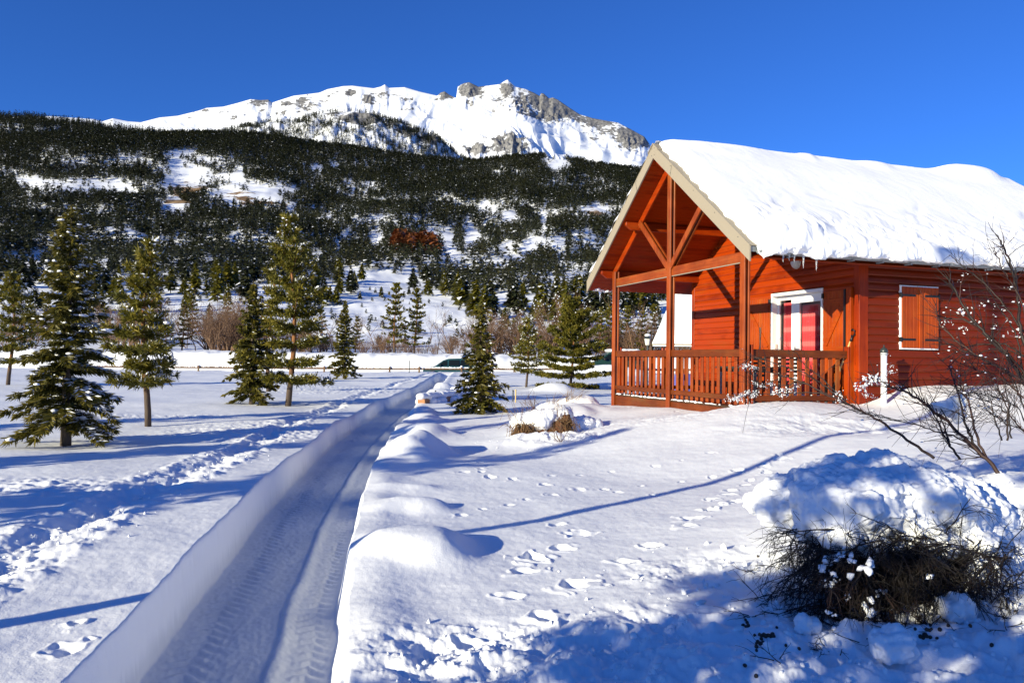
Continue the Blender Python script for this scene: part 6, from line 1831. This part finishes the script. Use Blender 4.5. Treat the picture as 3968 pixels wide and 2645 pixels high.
shrub('bare_shrub', 'tall bare shrub with frosted twigs before the long cabin wall at the edge', (4.75, 6.1, -0.80),
      [([(2480, 1010, 6.0), (2420, 930, 6.0), (2352, 872, 6.1), (2310, 815, 6.15), (2262, 765, 6.2), (2225, 722, 6.3), (2195, 670, 6.4), (2180, 640, 6.5)], 0.020), ([(2420, 930, 6.0), (2340, 840, 6.1), (2270, 770, 6.2), (2215, 735, 6.3), (2160, 732, 6.4)], 0.012),
       ([(2400, 900, 6.0), (2350, 780, 6.1), (2340, 700, 6.2), (2330, 640, 6.3), (2315, 590, 6.35), (2298, 552, 6.4)], 0.016), ([(2370, 780, 6.1), (2345, 690, 6.2), (2310, 630, 6.3), (2290, 590, 6.35), (2283, 570, 6.4)], 0.008),
       ([(2380, 800, 6.1), (2320, 720, 6.2), (2270, 660, 6.3), (2215, 615, 6.4), (2180, 585, 6.5)], 0.008), ([(2390, 850, 6.1), (2320, 795, 6.2), (2262, 790, 6.3), (2210, 800, 6.4), (2165, 830, 6.4)], 0.008),
       ([(2480, 1010, 6.0), (2380, 905, 6.05), (2310, 850, 6.1), (2250, 820, 6.2), (2200, 785, 6.3), (2160, 745, 6.4), (2150, 700, 6.5)], 0.013), ([(2250, 820, 6.2), (2200, 800, 6.3), (2160, 775, 6.4)], 0.006),
       ([(2390, 860, 6.1), (2352, 820, 6.1), (2290, 800, 6.2), (2240, 815, 6.3)], 0.006), ([(2352, 872, 6.1), (2330, 760, 6.2), (2290, 700, 6.3), (2255, 640, 6.4)], 0.007)],
      720, 0.9, [(2215, 716, 6.3, 0.045, 30), (2170, 735, 6.4, 0.034, 22), (2215, 755, 6.3, 0.034, 20), (2262, 700, 6.2, 0.040, 26), (2300, 712, 6.2, 0.026, 14), (2240, 740, 6.25, 0.026, 14), (2310, 738, 6.2, 0.030, 16), (2285, 752, 6.2, 0.022, 12), (2265, 775, 6.2, 0.018, 10), (2338, 765, 6.15, 0.05, 30), (2350, 700, 6.15, 0.035, 18), (2300, 610, 6.3, 0.026, 14), (2180, 608, 6.5, 0.015, 8), (2205, 645, 6.4, 0.016, 8), (2345, 565 + 40, 6.2, 0.035, 20), (2220, 630, 6.4, 0.022, 10), (2255, 600, 6.4, 0.022, 12), (2265, 620, 6.4, 0.018, 8), (2320, 660, 6.3, 0.02, 10)], 'twig_dark')
shrub('bare_shrub', 'fan of thin bare twigs on the snow at the right picture edge', (3.9, 5.55, -0.80),
      [([(2365, 1010, 5.4), (2330, 965, 5.45), (2290, 930, 5.5), (2235, 910, 5.6), (2190, 898, 5.7)], 0.006), ([(2368, 1005, 5.4), (2340, 940, 5.45), (2300, 915, 5.5), (2250, 905, 5.5)], 0.005), ([(2370, 1000, 5.4), (2345, 985, 5.4), (2305, 968, 5.5), (2270, 945, 5.5)], 0.005), ([(2380, 990, 5.4), (2350, 930, 5.4), (2330, 880, 5.5), (2310, 850, 5.5)], 0.006), ([(2375, 960, 5.4), (2352, 915, 5.4), (2300, 870, 5.5), (2255, 852, 5.6), (2225, 846, 5.7)], 0.006)],
      730, 1.9, [(2205, 930, 5.0, 0.0, 0)])
# a wad of snow hanging in the stems
t = thing('snow_wad', 'wad of snow caught among the bare stems before the cabin wall', 'snow lump', tuple(at(2185, 945, 4.95)))
snow_lump('lump', [(np.array((0, 0, 0.02)), np.array((0.085, 0.06, 0.065))), (np.array((0.05, 0, 0.06)), np.array((0.05, 0.05, 0.06))), (np.array((-0.06, 0.0, 0.035)), np.array((0.07, 0.05, 0.035))), (np.array((0.05, 0, -0.03)), np.array((0.045, 0.04, 0.05)))], 0.010, 640, t, 0.014, 18, 0.006, 45)

# ---------------------------------------------------------------- pellets and broken twigs lying on the near snow
def ground_hit(px, py):
    d = ray(px, py); ts_ = np.linspace(2.0, 9.0, 1400); P_ = d[None] * ts_[:, None]
    g = ground_z(P_[:, 0], P_[:, 1]); k = int(np.argmax(P_[:, 2] < g)); return P_[k, 0], P_[k, 1], g[k]


_pel = Tris(); _rg = np.random.default_rng(800); _pel.blob((0, 0, 0), (0.0095, 0.0085, 0.0078), _rg, ICO2, 0.05); _pm = _pel.build('p', M['pellet'], None, True).data
bpy.data.objects.remove(bpy.data.objects['p'])
_pm2 = _pm.copy(); _pm2.materials.clear(); _pm2.materials.append(M['pellet2'])
spots = [('in the small cluster left of the bush foot', [(60, 1208), (68, 1222), (74, 1243), (45, 1240), (62, 1245), (240, 1250)], 0), ('in the packed string of pellets below the dark bush', [(112, 1298), (140, 1292), (152, 1300), (165, 1293), (176, 1305), (190, 1298), (215, 1290), (222, 1302), (150, 1318), (130, 1335), (145, 1345), (160, 1335), (122, 1342), (122, 1365), (122, 1386), (205, 1306)], 0),
         ('in the scattered heap before the ball of snow', [(1070, 1198), (1062, 1215), (1080, 1222), (1100, 1225), (1045, 1262), (1112, 1262), (1130, 1240), (1140, 1262), (1075, 1302), (1100, 1290), (1110, 1300), (1125, 1268), (1133, 1312), (1172, 1312), (1188, 1266), (1238, 1242), (1090, 1310)], 0), ('lying singly on snow round the bush', [(293, 1362), (370, 1376), (130, 836), (55, 1476), (1490, 1356), (1302, 1090), (1328, 1086), (1380, 1020), (1435, 1086), (1230, 1130), (1628, 1155), (1328, 1046), (120, 1535)], 0),
         ('of rusty colour on the snow at the right', [(1365, 1240), (1200, 1132), (1520, 952), (1535, 955)], 1)]
for lab, pts, w in spots:
    for a, b in pts:
        x, y, z = ground_hit((2850 + a / 1.5009) / S, (1600 + b / 1.5009) / S)
        o = link('pellet', _pm2 if w else _pm, None, (x, y, z + 0.004)); s = _rg.uniform(0.8, 1.25); o.scale = (s, s, s); o.rotation_euler = tuple(_rg.uniform(0, 3, 3))
        tag(o, 'small dark brown round pellet ' + lab if not w else 'small round pellet ' + lab, 'pellet', 'brown pellets ' + lab)
for k, (a, b, n_) in enumerate([(40, 925, 3), (150, 1085, 4), (90, 1190, 4), (250, 1460, 3), (520, 1385, 4), (860, 1240, 4), (760, 1330, 5), (1320, 960, 4), (1400, 1120, 5), (1595, 1205, 4), (1580, 1265, 3), (960, 1260, 6), (1260, 1100, 4), (560, 1400, 3)]):
    x, y, z = ground_hit((2850 + a / 1.5009) / S, (1600 + b / 1.5009) / S)
    t = thing('fallen_twig', ['broken dark twig lying on the shaded snow before the bush', 'broken dark twig lying on the snow right of the bush'][int(a > 1000)], 'twig', (x, y, z), 0, ['fallen twigs before the bush', 'fallen twigs right of the bush'][int(a > 1000)])
    ts = Tris(); rg = np.random.default_rng(820 + k)
    for _ in range(n_): branching(ts, rg, (rg.normal(0, 0.02), rg.normal(0, 0.02), 0.006), (rg.normal(0, 1), rg.normal(0, 0.6), 0.15), rg.uniform(0.05, 0.14), 0.0026, 1, 0.7, -0.02, 0.2)
    ts.build('stem', M['twig_dark'], t)

# crumbs of snow thrown about near the bush, the trampled ground and the old track
ts = Tris(); rg = np.random.default_rng(900)
for cx_, cy_, sx_, sy_, n_ in [(0.1, 3.4, 0.45, 0.22, 110), (1.2, 3.35, 0.7, 0.45, 260), (2.3, 3.3, 0.6, 0.5, 200), (1.3, 4.4, 0.5, 0.35, 90), (-3.4, 5.2, 0.35, 1.6, 130), (-3.9, 9.5, 0.4, 2.6, 110), (0.6, 12.2, 0.5, 0.35, 60), (2.9, 4.6, 0.5, 0.5, 90)]:
    X_ = rg.normal(cx_, sx_, n_); Y_ = rg.normal(cy_, sy_, n_)
    if cx_ < -3: X_ = np.interp(Y_, [-5, 3, 5, 7, 10, 16.5, 25, 40], [-2.7, -3.05, -3.3, -3.6, -3.8, -4.55, -5.2, -6]) + rg.normal(0, 0.25, n_)
    Z_ = ground_z(X_, Y_)
    for a, b, c in zip(X_, Y_, Z_):
        if -0.95 - 0.16 * b < a - 0 < 0.05 - 0.16 * b and a < -0.55: continue
        s_ = 0.005 + 0.016 * rg.random() ** 3
        ts.blob((a, b, c + s_ * 0.3), s_ * rg.uniform(0.7, 1.3, 3), rg, ICO1, 0.6)
tag(ts.build('snow_crumbs', M['crumb'], None, False), 'small crumbs of snow scattered over the trampled ground near the dark bush', 'snow crumbs', kind='stuff')

for _o in scene.objects:
    if _o.parent is not None and _o.type == 'MESH' and _o.name.split('.')[0] in ('frost', 'snow', 'snow_clump', 'branches', 'twigs', 'stems', 'dry_grass', 'snow_ledge', 'snow_fringe', 'ridge_snow', 'snow_cap', 'crown', 'stem'):
        _o['kind'] = 'stuff'
